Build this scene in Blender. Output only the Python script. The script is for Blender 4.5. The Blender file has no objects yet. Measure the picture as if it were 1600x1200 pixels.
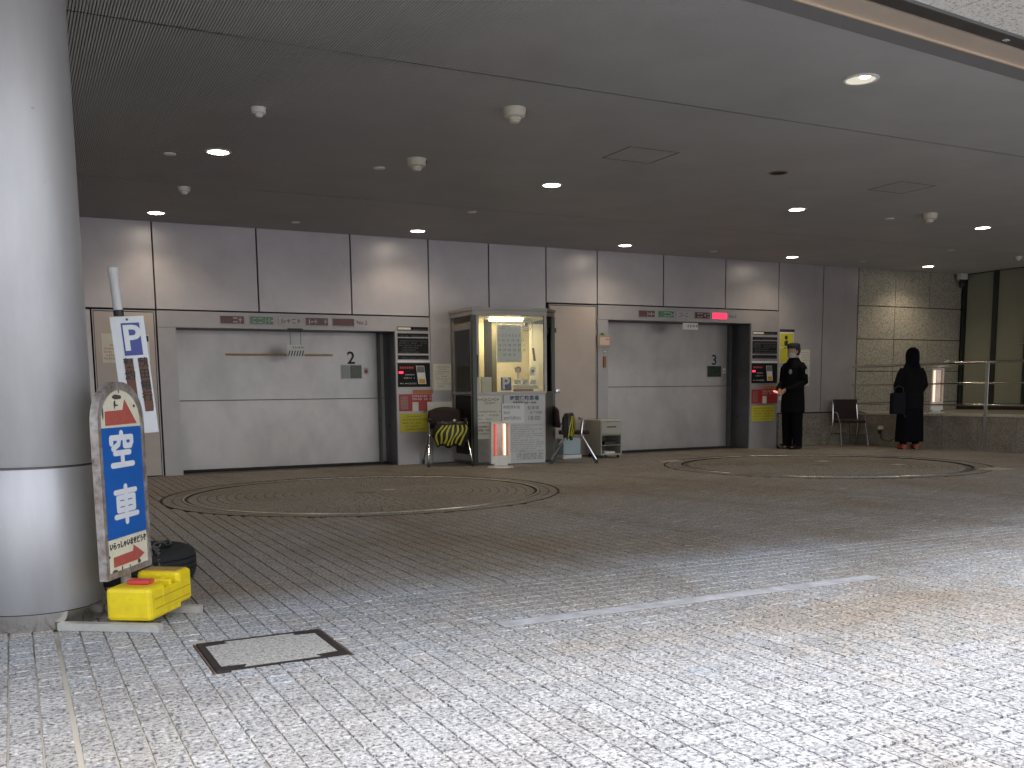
import bpy, bmesh, math, random
import numpy as np
from mathutils import Vector, Matrix
random.seed(7); rng = np.random.default_rng(7)
scene = bpy.context.scene
COL = scene.collection
# ------------------------------------------------------------------ camera
def cam_axes(yaw, pitch, roll):
    cy, sy, cp, sp = math.cos(yaw), math.sin(yaw), math.cos(pitch), math.sin(pitch)
    f = Vector((sy*cp, cy*cp, -sp)); r = Vector((cy, -sy, 0)); d = f.cross(r)
    c, s = math.cos(roll), math.sin(roll)
    return c*r + s*d, -s*r + c*d, f
r_, d_, f_ = cam_axes(.473972, .123939, .0115706)
cd = bpy.data.cameras.new('camera'); cam = bpy.data.objects.new('camera', cd); COL.objects.link(cam)
m = Matrix((r_, -d_, -f_)).transposed().to_4x4(); m.translation = (0, 0, 1.0); cam.matrix_world = m
cd.sensor_width = 36; cd.lens = 36*1512.35/1600; cd.shift_x = 0; cd.shift_y = 200.28/1600
cd.clip_start = .05; cd.clip_end = 2000
scene.camera = cam
# ------------------------------------------------------------------ sky, sun, exposure
SUN_EL, SUN_AZ = math.radians(70), math.radians(170)      # azimuth clockwise from +Y: behind the camera, a little left
w = bpy.data.worlds.new('World'); scene.world = w; w.use_nodes = True
nt = w.node_tree; nt.nodes.clear()
sky = nt.nodes.new('ShaderNodeTexSky'); sky.sky_type = 'NISHITA'; sky.sun_disc = False
sky.sun_elevation = SUN_EL; sky.sun_rotation = SUN_AZ; sky.air_density = 1.2; sky.dust_density = 3.0; sky.ozone_density = .8
bg = nt.nodes.new('ShaderNodeBackground'); bg.inputs['Strength'].default_value = .15
hs = nt.nodes.new('ShaderNodeHueSaturation'); hs.inputs['Saturation'].default_value = .5
wo = nt.nodes.new('ShaderNodeOutputWorld')
nt.links.new(sky.outputs[0], hs.inputs['Color']); nt.links.new(hs.outputs[0], bg.inputs['Color']); nt.links.new(bg.outputs[0], wo.inputs[0])
sl = bpy.data.lights.new('sun', 'SUN'); sl.energy = .75; sl.angle = math.radians(38); sl.color = (1, .98, .95)
so = bpy.data.objects.new('sun', sl); COL.objects.link(so)
dv = Vector((math.sin(SUN_AZ)*math.cos(SUN_EL), math.cos(SUN_AZ)*math.cos(SUN_EL), math.sin(SUN_EL)))
so.rotation_euler = dv.to_track_quat('Z', 'Y').to_euler(); so.location = dv*40
vs = scene.view_settings; vs.view_transform = 'Standard'; vs.look = 'None'; vs.gamma = 1; vs.use_curve_mapping = False
vs.exposure = 1.46
scene.render.engine = 'CYCLES'
LAMP_W = 15.5

# ------------------------------------------------------------------ materials
MATS = {}
def mat(name, col, rough=.5, metal=0, var=0., vscale=3., spec=.5, emit=None, estr=0, bump=0, bscale=60, dark=None, coord='pos', stretch=(1, 1, 1)):
    """principled surface; var mottles it with noise between col and dark"""
    if name in MATS: return MATS[name]
    mt = bpy.data.materials.new(name); mt.use_nodes = True; n = mt.node_tree; b = n.nodes['Principled BSDF']
    b.inputs['Base Color'].default_value = (*col, 1); b.inputs['Roughness'].default_value = rough; b.inputs['Metallic'].default_value = metal
    b.inputs['Specular IOR Level'].default_value = spec
    if emit: b.inputs['Emission Color'].default_value = (*emit, 1); b.inputs['Emission Strength'].default_value = estr
    if var or bump:
        if coord == 'pos': tc = n.nodes.new('ShaderNodeNewGeometry').outputs['Position']
        else: tc = n.nodes.new('ShaderNodeTexCoord').outputs['Object']
        mp = n.nodes.new('ShaderNodeMapping'); mp.inputs['Scale'].default_value = stretch; n.links.new(tc, mp.inputs[0]); tc = mp.outputs[0]
    if var:
        ns = n.nodes.new('ShaderNodeTexNoise'); ns.inputs['Scale'].default_value = vscale; ns.inputs['Detail'].default_value = 6; ns.inputs['Roughness'].default_value = .62
        n.links.new(tc, ns.inputs['Vector'])
        rp = n.nodes.new('ShaderNodeValToRGB'); rp.color_ramp.elements[0].position = .32; rp.color_ramp.elements[1].position = .68
        d = dark or tuple(c*(1-var) for c in col)
        rp.color_ramp.elements[0].color = (*d, 1); rp.color_ramp.elements[1].color = (*[min(1, c*(1+var*.35)) for c in col], 1)
        n.links.new(ns.outputs[0], rp.inputs[0]); n.links.new(rp.outputs[0], b.inputs['Base Color'])
        mr = n.nodes.new('ShaderNodeMapRange'); mr.inputs[3].default_value = max(0.02, rough-.1*var*2); mr.inputs[4].default_value = min(1, rough+.1*var*2)
        n.links.new(ns.outputs[0], mr.inputs[0]); n.links.new(mr.outputs[0], b.inputs['Roughness'])
    if bump:
        nb = n.nodes.new('ShaderNodeTexNoise'); nb.inputs['Scale'].default_value = bscale; nb.inputs['Detail'].default_value = 4; n.links.new(tc, nb.inputs['Vector'])
        bp = n.nodes.new('ShaderNodeBump'); bp.inputs['Strength'].default_value = bump; bp.inputs['Distance'].default_value = .004
        n.links.new(nb.outputs[0], bp.inputs['Height']); n.links.new(bp.outputs[0], b.inputs['Normal'])
    MATS[name] = mt; return mt

def scuff(mt, scale, lo, hi, k, stretch=(1, 1, 1)):
    """small dark rub marks multiplied into a painted or metal surface"""
    n = mt.node_tree; b = n.nodes['Principled BSDF']; src = b.inputs['Base Color'].links[0].from_socket
    g = n.nodes.new('ShaderNodeNewGeometry'); mp = n.nodes.new('ShaderNodeMapping'); mp.inputs['Scale'].default_value = stretch; n.links.new(g.outputs['Position'], mp.inputs[0])
    t = n.nodes.new('ShaderNodeTexNoise'); t.inputs['Scale'].default_value = scale; t.inputs['Detail'].default_value = 9; t.inputs['Roughness'].default_value = .7; n.links.new(mp.outputs[0], t.inputs['Vector'])
    rp = n.nodes.new('ShaderNodeValToRGB'); rp.color_ramp.elements[0].position = lo; rp.color_ramp.elements[0].color = (1, 1, 1, 1); rp.color_ramp.elements[1].position = hi; rp.color_ramp.elements[1].color = (k, k*.96, k*.9, 1)
    n.links.new(t.outputs[0], rp.inputs[0]); mx = n.nodes.new('ShaderNodeMix'); mx.data_type = 'RGBA'; mx.blend_type = 'MULTIPLY'; mx.inputs[0].default_value = 1
    n.links.new(src, mx.inputs[6]); n.links.new(rp.outputs[0], mx.inputs[7]); n.links.new(mx.outputs[2], b.inputs['Base Color'])
def granite(name, base, darkc, lightc, scale, rough=.6, stain=0., stainc=(.2, .15, .1), tint=False, bump=.25, spread=.12, grime=None, huev=0):
    """speckled stone: crystals of three tones, broad stains, optional per-stone tint"""
    mt = bpy.data.materials.new(name); mt.use_nodes = True; n = mt.node_tree; L = n.links.new; b = n.nodes['Principled BSDF']
    pos = n.nodes.new('ShaderNodeNewGeometry').outputs['Position']
    def noise(s, det=2, r=.5, dist=0):
        t = n.nodes.new('ShaderNodeTexNoise'); t.inputs['Scale'].default_value = s; t.inputs['Detail'].default_value = det
        t.inputs['Roughness'].default_value = r; t.inputs['Distortion'].default_value = dist; L(pos, t.inputs['Vector']); return t.outputs[0]
    def ramp(f, stops):
        rp = n.nodes.new('ShaderNodeValToRGB'); e = rp.color_ramp.elements
        e[0].position, e[0].color = stops[0][0], (*stops[0][1], 1); e[1].position, e[1].color = stops[-1][0], (*stops[-1][1], 1)
        for p, c in stops[1:-1]: q = e.new(p); q.color = (*c, 1)
        L(f, rp.inputs[0]); return rp.outputs[0]
    def mix(f, a, c, mode='MIX'):
        q = n.nodes.new('ShaderNodeMix'); q.data_type = 'RGBA'; q.blend_type = mode
        if hasattr(f, 'is_linked') or hasattr(f, 'links'): L(f, q.inputs[0])
        else: q.inputs[0].default_value = f
        for s, v in ((6, a), (7, c)):
            if isinstance(v, tuple): q.inputs[s].default_value = (*v, 1)
            else: L(v, q.inputs[s])
        return q.outputs[2]
    spk = ramp(noise(scale, 3, .75), [(.5-spread, darkc), (.5-spread*.3, base), (.5+spread*.3, base), (.5+spread, lightc)])
    col = spk
    if tint:
        at = n.nodes.new('ShaderNodeAttribute'); at.attribute_name = 'tint'
        col = mix(1.0, col, at.outputs['Color'], 'MULTIPLY')
    if stain:
        f = ramp(noise(.55, 5, .6, .4), [(.44, (0, 0, 0)), (.66, (stain,)*3)])
        col = mix(f, col, stainc, 'MULTIPLY') if True else col
    if grime:
        f = ramp(noise(2.2, 6, .7), [(.42, (0, 0, 0)), (.7, (grime,)*3)])
        col = mix(f, col, (.45, .42, .38), 'MULTIPLY')
    L(col, b.inputs['Base Color']); b.inputs['Roughness'].default_value = rough
    if bump:
        bp = n.nodes.new('ShaderNodeBump'); bp.inputs['Strength'].default_value = bump; bp.inputs['Distance'].default_value = .003
        L(noise(scale*.6, 4, .6), bp.inputs['Height']); L(bp.outputs[0], b.inputs['Normal'])
    MATS[name] = mt; return mt

M_SETT = granite('sett_granite', (.375, .378, .39), (.075, .08, .095), (.60, .60, .60), 66, .62, stain=.9, stainc=(.78, .68, .56), tint=True, spread=.11)
M_WALLG = granite('wall_granite', (.36, .335, .28), (.10, .09, .07), (.56, .52, .44), 70, .5, bump=.1)
M_PLING = granite('plinth_granite', (.26, .235, .205), (.07, .065, .06), (.42, .38, .33), 75, .5, bump=.1, grime=.8)
M_SOFG = granite('soffit_granite', (.78, .76, .71), (.22, .21, .19), (.88, .86, .82), 55, .6, bump=.2, spread=.15)
M_PANEL = mat('panel_aluminium', (.50, .465, .48), .42, .55, .16, 1.3)
M_PANEL2 = mat('frame_steel', (.39, .365, .375), .42, .5, .12, 2.0)
M_DOOR = mat('lift_door_steel', (.42, .395, .40), .36, .6, .22, 1.7, stretch=(1, 1, .6))
M_DOOR2 = mat('service_door_paint', (.50, .43, .40), .5, .2, .10, 2)
M_JAMB = mat('dark_jamb', (.10, .10, .11), .4, .3, .2, 4)
M_GAP = mat('joint_shadow_gap', (.012, .012, .012), .8)
M_COLM = mat('column_aluminium', (.47, .46, .475), .46, .55, .12, 3, stretch=(2, 2, .5), bump=.06, bscale=8)
M_STEEL = mat('stainless', (.62, .59, .55), .16, 1, .08, 5, stretch=(1, 1, .05))
M_CHROME = mat('chrome_tube', (.65, .65, .66), .18, 1)
M_IRON = mat('cast_iron', (.045, .035, .034), .6, .3, .5, 25, bump=.3, bscale=120)
M_RUST = mat('rusty_edge', (.16, .105, .085), .75, .2, .6, 40)
M_SLAT = mat('ceiling_slat', (.47, .465, .455), .5, .1, .10, 1.5)
M_BACK = mat('ceiling_backing', (.02, .019, .018), .9)
M_WHITE = mat('white_plastic', (.72, .70, .66), .45, 0, .08, 20)
M_CREAM = mat('cream_plastic', (.60, .55, .44), .45, 0, .08, 20)
M_PAPER = mat('paper', (.66, .64, .56), .8, 0, .06, 10)
M_PAPERW = mat('white_paper', (.74, .74, .74), .8)
M_INK = mat('ink', (.03, .03, .035), .7)
M_INKG = mat('grey_ink', (.16, .16, .17), .7)
M_INKB = mat('navy_ink', (.03, .05, .13), .7)
M_REDINK = mat('red_ink', (.42, .05, .05), .7)
M_BLACK = mat('black_panel', (.010, .010, .012), .55, spec=.2)
M_BLKP = mat('black_plastic', (.02, .02, .02), .45, 0, .2, 30)
M_RUB = mat('black_rubber', (.016, .016, .017), .85, 0, .5, 14, bump=.3, bscale=90)
M_BLUE = mat('blue_print', (.006, .105, .42), .35, 0, .08, 12, coord='obj')
M_NAVY = mat('navy_print', (.03, .055, .27), .4)
M_SIGNW = mat('sign_white', (.72, .73, .76), .35, 0, .06, 8)
M_SIGNC = mat('sign_cream', (.70, .65, .50), .5, 0, .10, 20)
M_SIGNF = mat('sign_frame_aluminium', (.40, .37, .35), .5, .5, .35, 22, dark=(.20, .15, .125))
M_PINKR = mat('faded_red_print', (.42, .085, .065), .6, 0, .15, 30)
M_RED = mat('red_notice', (.36, .025, .03), .45)
M_ORANGE = mat('orange_notice', (.45, .14, .05), .5)
M_YEL = mat('yellow_plastic', (.82, .64, .008), .38, 0, .06, 15, dark=(.70, .50, .01))
M_YELD = mat('dusty_yellow_top', (.42, .27, .08), .8, 0, .4, 30)
M_YNOTE = mat('yellow_notice', (.50, .44, .03), .6)
M_REDP = mat('red_cap', (.6, .05, .05), .4)
M_WOOD = mat('wood_batten', (.50, .30, .11), .5, 0, .2, 20)
M_SKIN = mat('skin', (.50, .30, .22), .5)
M_CLOTH = mat('black_cloth', (.007, .007, .009), .95, 0, .3, 15, spec=.15)
M_CLOTH2 = mat('black_wool', (.005, .005, .008), .95, 0, .3, 15, spec=.12)
M_CAP = mat('dark_cap', (.035, .032, .032), .8)
M_LEATH = mat('dark_leatherette', (.028, .014, .012), .55, 0, .2, 20, spec=.3)
M_LINE = mat('worn_white_paint', (.50, .51, .55), .6, 0, .3, 9, dark=(.34, .34, .36), bump=.2)
M_BEIGE = mat('beige_steel', (.60, .50, .41), .45, .2, .08, 3)
M_BEIGEL = mat('beige_lip', (.66, .52, .38), .4, .2)
M_DKSTEEL = mat('dark_grey_steel', (.10, .095, .09), .45, .4, .3, 5)
M_DKGRN = mat('dark_mullion', (.045, .05, .048), .35, .5)
M_BOOTHF = mat('booth_frame', (.30, .28, .26), .38, .6, .15, 6)
M_BOOTHD = mat('booth_dark_post', (.075, .085, .08), .4, .5)
M_BOOTHI = mat('booth_interior', (.50, .44, .26), .7, 0, .1, 3)
M_CORR = mat('corridor_wall', (.42, .42, .33), .6, 0, .1, 1)
M_TUBE = mat('fluorescent', (.9, .85, .7), .4, emit=(1, .83, .48), estr=7)
M_LAMP = mat('lamp_glow', (.9, .9, .9), .4, emit=(1, .90, .70), estr=9)
M_GLOWR = mat('red_light', (.6, .02, .03), .3, emit=(1, .02, .06), estr=1.0)
M_LENSR = mat('dark_red_lens', (.11, .025, .025), .25, 0, .5, 60)
M_LENSG = mat('green_lens', (.06, .22, .11), .2, 0, .6, 60)
M_LENSW = mat('clear_lens', (.50, .46, .45), .25, 0, .3, 60)
M_HEAT = mat('glowing_element', (.8, .5, .4), .4, emit=(1, .60, .45), estr=.7)
M_HEATR = mat('heater_reflector', (.55, .45, .38), .2, 1, .2, 12)
M_ORSHOE = mat('orange_red_shoe', (.36, .07, .04), .6)
M_GREENW = mat('door_window', (.03, .05, .03), .15, 0, .5, 30)
M_GREYB = mat('grey_cabinet', (.40, .38, .33), .5, 0, .06, 6)
M_GREYD = mat('grey_cabinet_side', (.16, .155, .14), .5)
M_LBLUE = mat('pale_blue_plastic', (.40, .50, .55), .5)
M_YSTR = mat('yellow_stripe', (.55, .50, .03), .5)
M_TAPE = mat('brown_glyph_panel', (.14, .06, .032), .6)
M_PATCH = mat('reflective_patch', (.40, .44, .40), .5)
def frosted(name, col, clear):
    mt = bpy.data.materials.new(name); mt.use_nodes = True; n = mt.node_tree; b = n.nodes['Principled BSDF']; o = n.nodes['Material Output']
    b.inputs['Base Color'].default_value = (*col, 1); b.inputs['Roughness'].default_value = .18
    t = n.nodes.new('ShaderNodeBsdfTransparent'); mx = n.nodes.new('ShaderNodeMixShader'); mx.inputs[0].default_value = clear
    n.links.new(b.outputs[0], mx.inputs[1]); n.links.new(t.outputs[0], mx.inputs[2]); n.links.new(mx.outputs[0], o.inputs[0]); return mt
scuff(M_COLM, 14, .68, .74, .6); scuff(M_DOOR, 5, .62, .8, .86, (1, 1, .35)); scuff(M_PANEL, 3, .62, .78, .78, (1, 1, .2)); scuff(M_YEL, 16, .64, .72, .6); scuff(M_SIGNF, 30, .58, .66, .45); scuff(M_BLUE, 14, .66, .70, 1.5)
def glass(name, tint, rough, fac):
    mt = bpy.data.materials.new(name); mt.use_nodes = True; n = mt.node_tree; n.nodes.clear()
    g = n.nodes.new('ShaderNodeBsdfGlossy'); g.inputs['Roughness'].default_value = rough; g.inputs['Color'].default_value = (.9, .9, .9, 1)
    t = n.nodes.new('ShaderNodeBsdfTransparent'); t.inputs['Color'].default_value = (*tint, 1)
    f = n.nodes.new('ShaderNodeFresnel'); f.inputs['IOR'].default_value = fac
    mx = n.nodes.new('ShaderNodeMixShader'); o = n.nodes.new('ShaderNodeOutputMaterial')
    n.links.new(f.outputs[0], mx.inputs[0]); n.links.new(t.outputs[0], mx.inputs[1]); n.links.new(g.outputs[0], mx.inputs[2]); n.links.new(mx.outputs[0], o.inputs[0])
    return mt
M_GLASS = glass('clear_glass', (.92, .93, .90), .02, 1.45)
M_GLASSD = frosted('tinted_glass', (.36, .36, .27), .35)
# grout: sandy pale in the front left, dark elsewhere, uneven
def grout_mat():
    mt = bpy.data.materials.new('joint_sand'); mt.use_nodes = True; n = mt.node_tree; L = n.links.new; b = n.nodes['Principled BSDF']
    pos = n.nodes.new('ShaderNodeNewGeometry').outputs['Position']; sx = n.nodes.new('ShaderNodeSeparateXYZ'); L(pos, sx.inputs[0])
    ns = n.nodes.new('ShaderNodeTexNoise'); ns.inputs['Scale'].default_value = 3.5; ns.inputs['Detail'].default_value = 5; L(pos, ns.inputs['Vector'])
    def math_(op, a, bb):
        q = n.nodes.new('ShaderNodeMath'); q.operation = op
        for i, v in enumerate((a, bb)):
            if isinstance(v, (int, float)): q.inputs[i].default_value = v
            else: L(v, q.inputs[i])
        return q.outputs[0]
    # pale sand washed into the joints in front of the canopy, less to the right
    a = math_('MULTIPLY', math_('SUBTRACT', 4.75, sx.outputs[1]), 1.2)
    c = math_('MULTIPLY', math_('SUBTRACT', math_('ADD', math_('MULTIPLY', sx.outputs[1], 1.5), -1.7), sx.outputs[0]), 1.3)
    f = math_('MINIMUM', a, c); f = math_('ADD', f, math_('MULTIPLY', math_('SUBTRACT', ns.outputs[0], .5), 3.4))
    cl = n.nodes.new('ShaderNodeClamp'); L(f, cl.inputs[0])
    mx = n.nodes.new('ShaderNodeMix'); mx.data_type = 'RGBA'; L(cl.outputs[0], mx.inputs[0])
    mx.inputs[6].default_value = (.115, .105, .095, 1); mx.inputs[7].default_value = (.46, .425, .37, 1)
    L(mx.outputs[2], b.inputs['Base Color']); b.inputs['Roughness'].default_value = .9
    return mt
M_GROUT = grout_mat()
M_GROUND = granite('outer_ground', (.36, .36, .37), (.12, .12, .13), (.55, .55, .55), 60, .7)

# ------------------------------------------------------------------ helpers
def link(name, me, mt=None, parent=None, **props):
    o = bpy.data.objects.new(name, me); COL.objects.link(o)
    if mt is not None and me is not None:
        for x in (mt if isinstance(mt, (list, tuple)) else [mt]): me.materials.append(x)
    if parent: o.parent = parent
    for k, v in props.items():
        if v is not None: o[k] = v
    return o
def thing(name, label, cat, loc=(0, 0, 0), rz=0, group=None):
    o = bpy.data.objects.new(name, None); COL.objects.link(o); o.location = loc; o.rotation_euler = (0, 0, rz); o.empty_display_size = .1
    o['label'] = label; o['category'] = cat
    if group: o['group'] = group
    return o
def tag(o, label, cat, group=None):
    o['label'] = label; o['category'] = cat
    if group: o['group'] = group
    return o
class MB:
    def __init__(s): s.v = []; s.f = []; s.m = []; s.smooth = []
    def add(s, vs, fs, mi=0, sm=False):
        b = len(s.v); s.v += [tuple(v) for v in vs]
        for f in fs: s.f.append(tuple(b+i for i in f)); s.m.append(mi); s.smooth.append(sm)
        return s
    def box(s, x0, x1, y0, y1, z0, z1, mi=0, rz=0, pivot=None, bev=0):
        vs = [(x0, y0, z0), (x1, y0, z0), (x1, y1, z0), (x0, y1, z0), (x0, y0, z1), (x1, y0, z1), (x1, y1, z1), (x0, y1, z1)]
        fs = [(0, 3, 2, 1), (4, 5, 6, 7), (0, 1, 5, 4), (1, 2, 6, 5), (2, 3, 7, 6), (3, 0, 4, 7)]
        if bev:
            bm = bmesh.new(); bv = [bm.verts.new(v) for v in vs]; [bm.faces.new([bv[i] for i in f]) for f in fs]
            bmesh.ops.bevel(bm, geom=bm.edges[:], offset=bev, segments=2, affect='EDGES', profile=.5)
            bm.verts.ensure_lookup_table(); bm.verts.index_update()
            vs = [tuple(v.co) for v in bm.verts]; fs = [tuple(v.index for v in f.verts) for f in bm.faces]; bm.free()
        if rz:
            c, sn = math.cos(rz), math.sin(rz); px, py = pivot or ((x0+x1)/2, (y0+y1)/2)
            vs = [(px+(x-px)*c-(y-py)*sn, py+(x-px)*sn+(y-py)*c, z) for x, y, z in vs]
        return s.add(vs, fs, mi)
    def tube(s, pts, r, n=10, mi=0, r2=None, cap=True, closed=False):
        pts = [Vector(p) for p in pts]; k = len(pts); vs = []; fs = []
        rs = r if isinstance(r, (list, tuple)) else [r + ((r2 if r2 is not None else r)-r)*i/max(1, k-1) for i in range(k)]
        up = Vector((0, 0, 1)); prev = None
        for i, p in enumerate(pts):
            if closed: t = pts[(i+1) % k]-pts[i-1]
            else: t = pts[min(i+1, k-1)]-pts[max(i-1, 0)]
            t.normalize()
            if prev is None:
                a = t.cross(up) if abs(t.dot(up)) < .95 else t.cross(Vector((1, 0, 0)))
            else: a = prev - t*prev.dot(t)
            a.normalize(); prev = a; b = t.cross(a)
            for j in range(n):
                q = 2*math.pi*j/n; vs.append(p+(a*math.cos(q)+b*math.sin(q))*rs[i])
        for i in range(k if closed else k-1):
            for j in range(n):
                i2 = (i+1) % k; fs.append((i*n+j, i*n+(j+1) % n, i2*n+(j+1) % n, i2*n+j))
        if cap and not closed: fs.append(tuple(range(n-1, -1, -1))); fs.append(tuple((k-1)*n+j for j in range(n)))
        return s.add(vs, fs, mi, True)
    def lathe(s, prof, n=24, c=(0, 0, 0), mi=0, cap=True, a0=0):
        vs = []; fs = []; k = len(prof)
        for r, z in prof:
            for j in range(n): q = 2*math.pi*j/n+a0; vs.append((c[0]+r*math.cos(q), c[1]+r*math.sin(q), c[2]+z))
        for i in range(k-1):
            for j in range(n): fs.append((i*n+j, i*n+(j+1) % n, (i+1)*n+(j+1) % n, (i+1)*n+j))
        if cap:
            if prof[0][0] > 1e-6: fs.append(tuple(range(n-1, -1, -1)))
            if prof[-1][0] > 1e-6: fs.append(tuple((k-1)*n+j for j in range(n)))
        return s.add(vs, fs, mi, True)
    def prism(s, poly, z0, z1, mi=0, T=None):
        n = len(poly); vs = [(x, y, z0) for x, y in poly]+[(x, y, z1) for x, y in poly]
        fs = [tuple(range(n-1, -1, -1)), tuple(range(n, 2*n))]+[(i, (i+1) % n, n+(i+1) % n, n+i) for i in range(n)]
        if T: vs = [T(v) for v in vs]
        return s.add(vs, fs, mi)
    def mesh(s, name='mesh'):
        me = bpy.data.meshes.new(name); me.from_pydata(s.v, [], s.f); me.update()
        me.polygons.foreach_set('material_index', s.m); me.polygons.foreach_set('use_smooth', s.smooth)
        return me
    def build(s, name, mt, parent=None, sharp=True, **props):
        me = s.mesh(name)
        if any(s.smooth):
            bm = bmesh.new(); bm.from_mesh(me)
            for e in bm.edges:
                if len(e.link_faces) == 2 and e.calc_face_angle(0) > .7: e.smooth = False
            bm.to_mesh(me); bm.free()
        return link(name, me, mt, parent, **props)
def box(name, dims, mt, parent=None, bev=0, rz=0, **props):
    return MB().box(*dims, bev=bev, rz=rz).build(name, mt, parent, **props)
def kid_copy(o, parent):
    c = o.copy(); COL.objects.link(c); c.parent = parent
    for ch in list(o.children): kid_copy(ch, c)
    return c
def copy_thing(o, loc, rz=None, label=None):
    c = o.copy(); COL.objects.link(c); c.location = loc
    if rz is not None: c.rotation_euler = (0, 0, rz)
    if label: c['label'] = label
    for ch in list(o.children): kid_copy(ch, c)
    return c
def txt(body, size, mt, parent, T, name='lettering', ext=.0008, ax='CENTER', bold=0, sx=1, **props):
    """lettering as a thin mesh; T maps local (x right, y up, z out)"""
    c = bpy.data.curves.new('t', 'FONT'); c.body = body; c.size = size; c.extrude = ext; c.offset = bold; c.align_x = ax; c.align_y = 'CENTER'; c.resolution_u = 3
    o = bpy.data.objects.new('t', c); COL.objects.link(o); dg = bpy.context.evaluated_depsgraph_get()
    me = bpy.data.meshes.new_from_object(o.evaluated_get(dg)); bpy.data.objects.remove(o); bpy.data.curves.remove(c)
    for v in me.vertices: v.co = T(v.co.x*sx, v.co.y, v.co.z)
    me.materials.clear()
    return link(name, me, mt, parent, **props)
def planeT(o, u, v=(0, 0, 1), n=None):
    o = Vector(o); u = Vector(u).normalized(); v = Vector(v).normalized(); n = Vector(n) if n else u.cross(v)
    return lambda x, y, z=0: o+u*x+v*y+n*z
def slab(name, T, x0, x1, y0, y1, th, mt, parent=None, z0=0, **props):
    mb = MB(); vs = [T(x, y, z) for z in (z0, z0+th) for x, y in ((x0, y0), (x1, y0), (x1, y1), (x0, y1))]
    mb.add(vs, [(0, 3, 2, 1), (4, 5, 6, 7), (0, 1, 5, 4), (1, 2, 6, 5), (2, 3, 7, 6), (3, 0, 4, 7)])
    return mb.build(name, mt, parent, **props)
def print_lines(T, x0, x1, y1, rows, pitch, h, mt, parent, z=.0015, name='small_print', gap=.12, seed=1, ragged=True):
    """rows of tiny broken dashes: print too small to read"""
    R = random.Random(seed); mb = MB()
    for r in range(rows):
        y = y1-r*pitch; x = x0+(h*2 if R.random() < .3 else 0); xe = x1-(R.random()*(x1-x0)*.45 if ragged and R.random() < .4 else 0)
        while x < xe:
            wd = h*R.uniform(.7, 1.0)
            if R.random() > gap:
                k = R.randint(0, 2)
                bars = [(0, 1, .0, .22), (0, 1, .78, 1)] if k == 0 else [(0, .25, 0, 1), (.5, 1, .3, .6)] if k == 1 else [(.35, .6, 0, 1), (0, 1, .45, .68)]
                for a, b2, c0, c1 in bars:
                    mb.add([T(x+wd*a, y+h*c0, z), T(x+wd*b2, y+h*c0, z), T(x+wd*b2, y+h*c1, z), T(x+wd*a, y+h*c1, z)], [(0, 1, 2, 3)])
            x += h*1.12
    return mb.build(name, mt, parent, kind='stuff')
def loft(mb, rings, n=20):
    """rings: (x, y, z, rx, ry) stacked in z order"""
    vs = []; fs = []; k = len(rings)
    for (x, y, z, rx, ry) in rings:
        for j in range(n): q = 2*math.pi*j/n; vs.append((x+rx*math.cos(q), y+ry*math.sin(q), z))
    for i in range(k-1):
        for j in range(n): fs.append((i*n+j, i*n+(j+1) % n, (i+1)*n+(j+1) % n, (i+1)*n+j))
    fs.append(tuple(range(n-1, -1, -1))); fs.append(tuple((k-1)*n+j for j in range(n)))
    mb.add(vs, fs, 0, True)
WALL = 12.75; TZ = 3.10
def wallT(y): return planeT((0, y, 0), (1, 0, 0), (0, 0, 1), (0, -1, 0))     # x = world x, y = world z, out towards the street

# ================================================================== GROUND
T1, T2 = (3.15, 9.40, 1.75, 1.95), (9.40, 9.42, 1.82, 2.02)
MH = (.60, 1.10, 3.53, 3.98)
ground = MB().add([(-150, -150, -.012), (150, -150, -.012), (150, 150, -.012), (-150, 150, -.012)], [(0, 1, 2, 3)]).build('ground', M_GROUND, kind='structure')
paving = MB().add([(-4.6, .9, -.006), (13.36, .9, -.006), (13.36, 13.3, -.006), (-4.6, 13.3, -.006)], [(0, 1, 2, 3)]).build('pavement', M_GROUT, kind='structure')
P = .09
def in_circle(x, y):
    return any((x-t[0])**2+(y-t[1])**2 < (t[3]+.012)**2 for t in (T1, T2))
setts = []   # x0,x1,y0,y1
i0 = int(math.floor((-4.5-.107)/P))
for i in range(i0, int((13.34-.107)/P)):
    xa = .107+i*P; wide = .012 if i == -1 or i == 0 else 0
    off = (random.random()*P if xa < 1.5 else 0)
    y = .95+off
    while y < 12.72:
        ln = P
        if xa < 1.45 or y > 4.55: ln = P*random.choice((1, 1, 1.08, .94, 1.15, .9))
        if y < 4.47 and y+ln > 4.47: ln = max(.05, 4.47-y)
        if 4.46 < y < 4.6 and xa > -9: pass
        g = .0035 + random.random()*.0012
        gx = (.0034 if xa < 1.4 else .0026) if y < 4.47 else .0050
        ygap = (.0085 if xa > 1.4 else .0065) if y < 4.47 else .0014
        q0, q1, p0, p1 = xa+gx*.5+(.006 if i == 0 else 0), xa+P-gx*.5-(.006 if i == -1 else 0), y+ygap*.6, y+ln-ygap*.6
        m0, m1, n0, n1 = MH[0]-.014, MH[1]+.014, MH[2]-.003, MH[3]+.003
        if q1 > m0 and q0 < m1 and p1 > n0 and p0 < n1:
            if q0 < m0: q1 = m0
            elif q1 > m1: q0 = m1
            elif p0 < n0: p1 = n0
            elif p1 > n1: p0 = n1
            else: q1 = q0
        if q1-q0 > .012 and p1-p0 > .012 and not in_circle(xa+P/2, y+ln/2):
            setts.append((q0, q1, p0, p1))
        y += ln
setts = np.array(setts)
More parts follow.
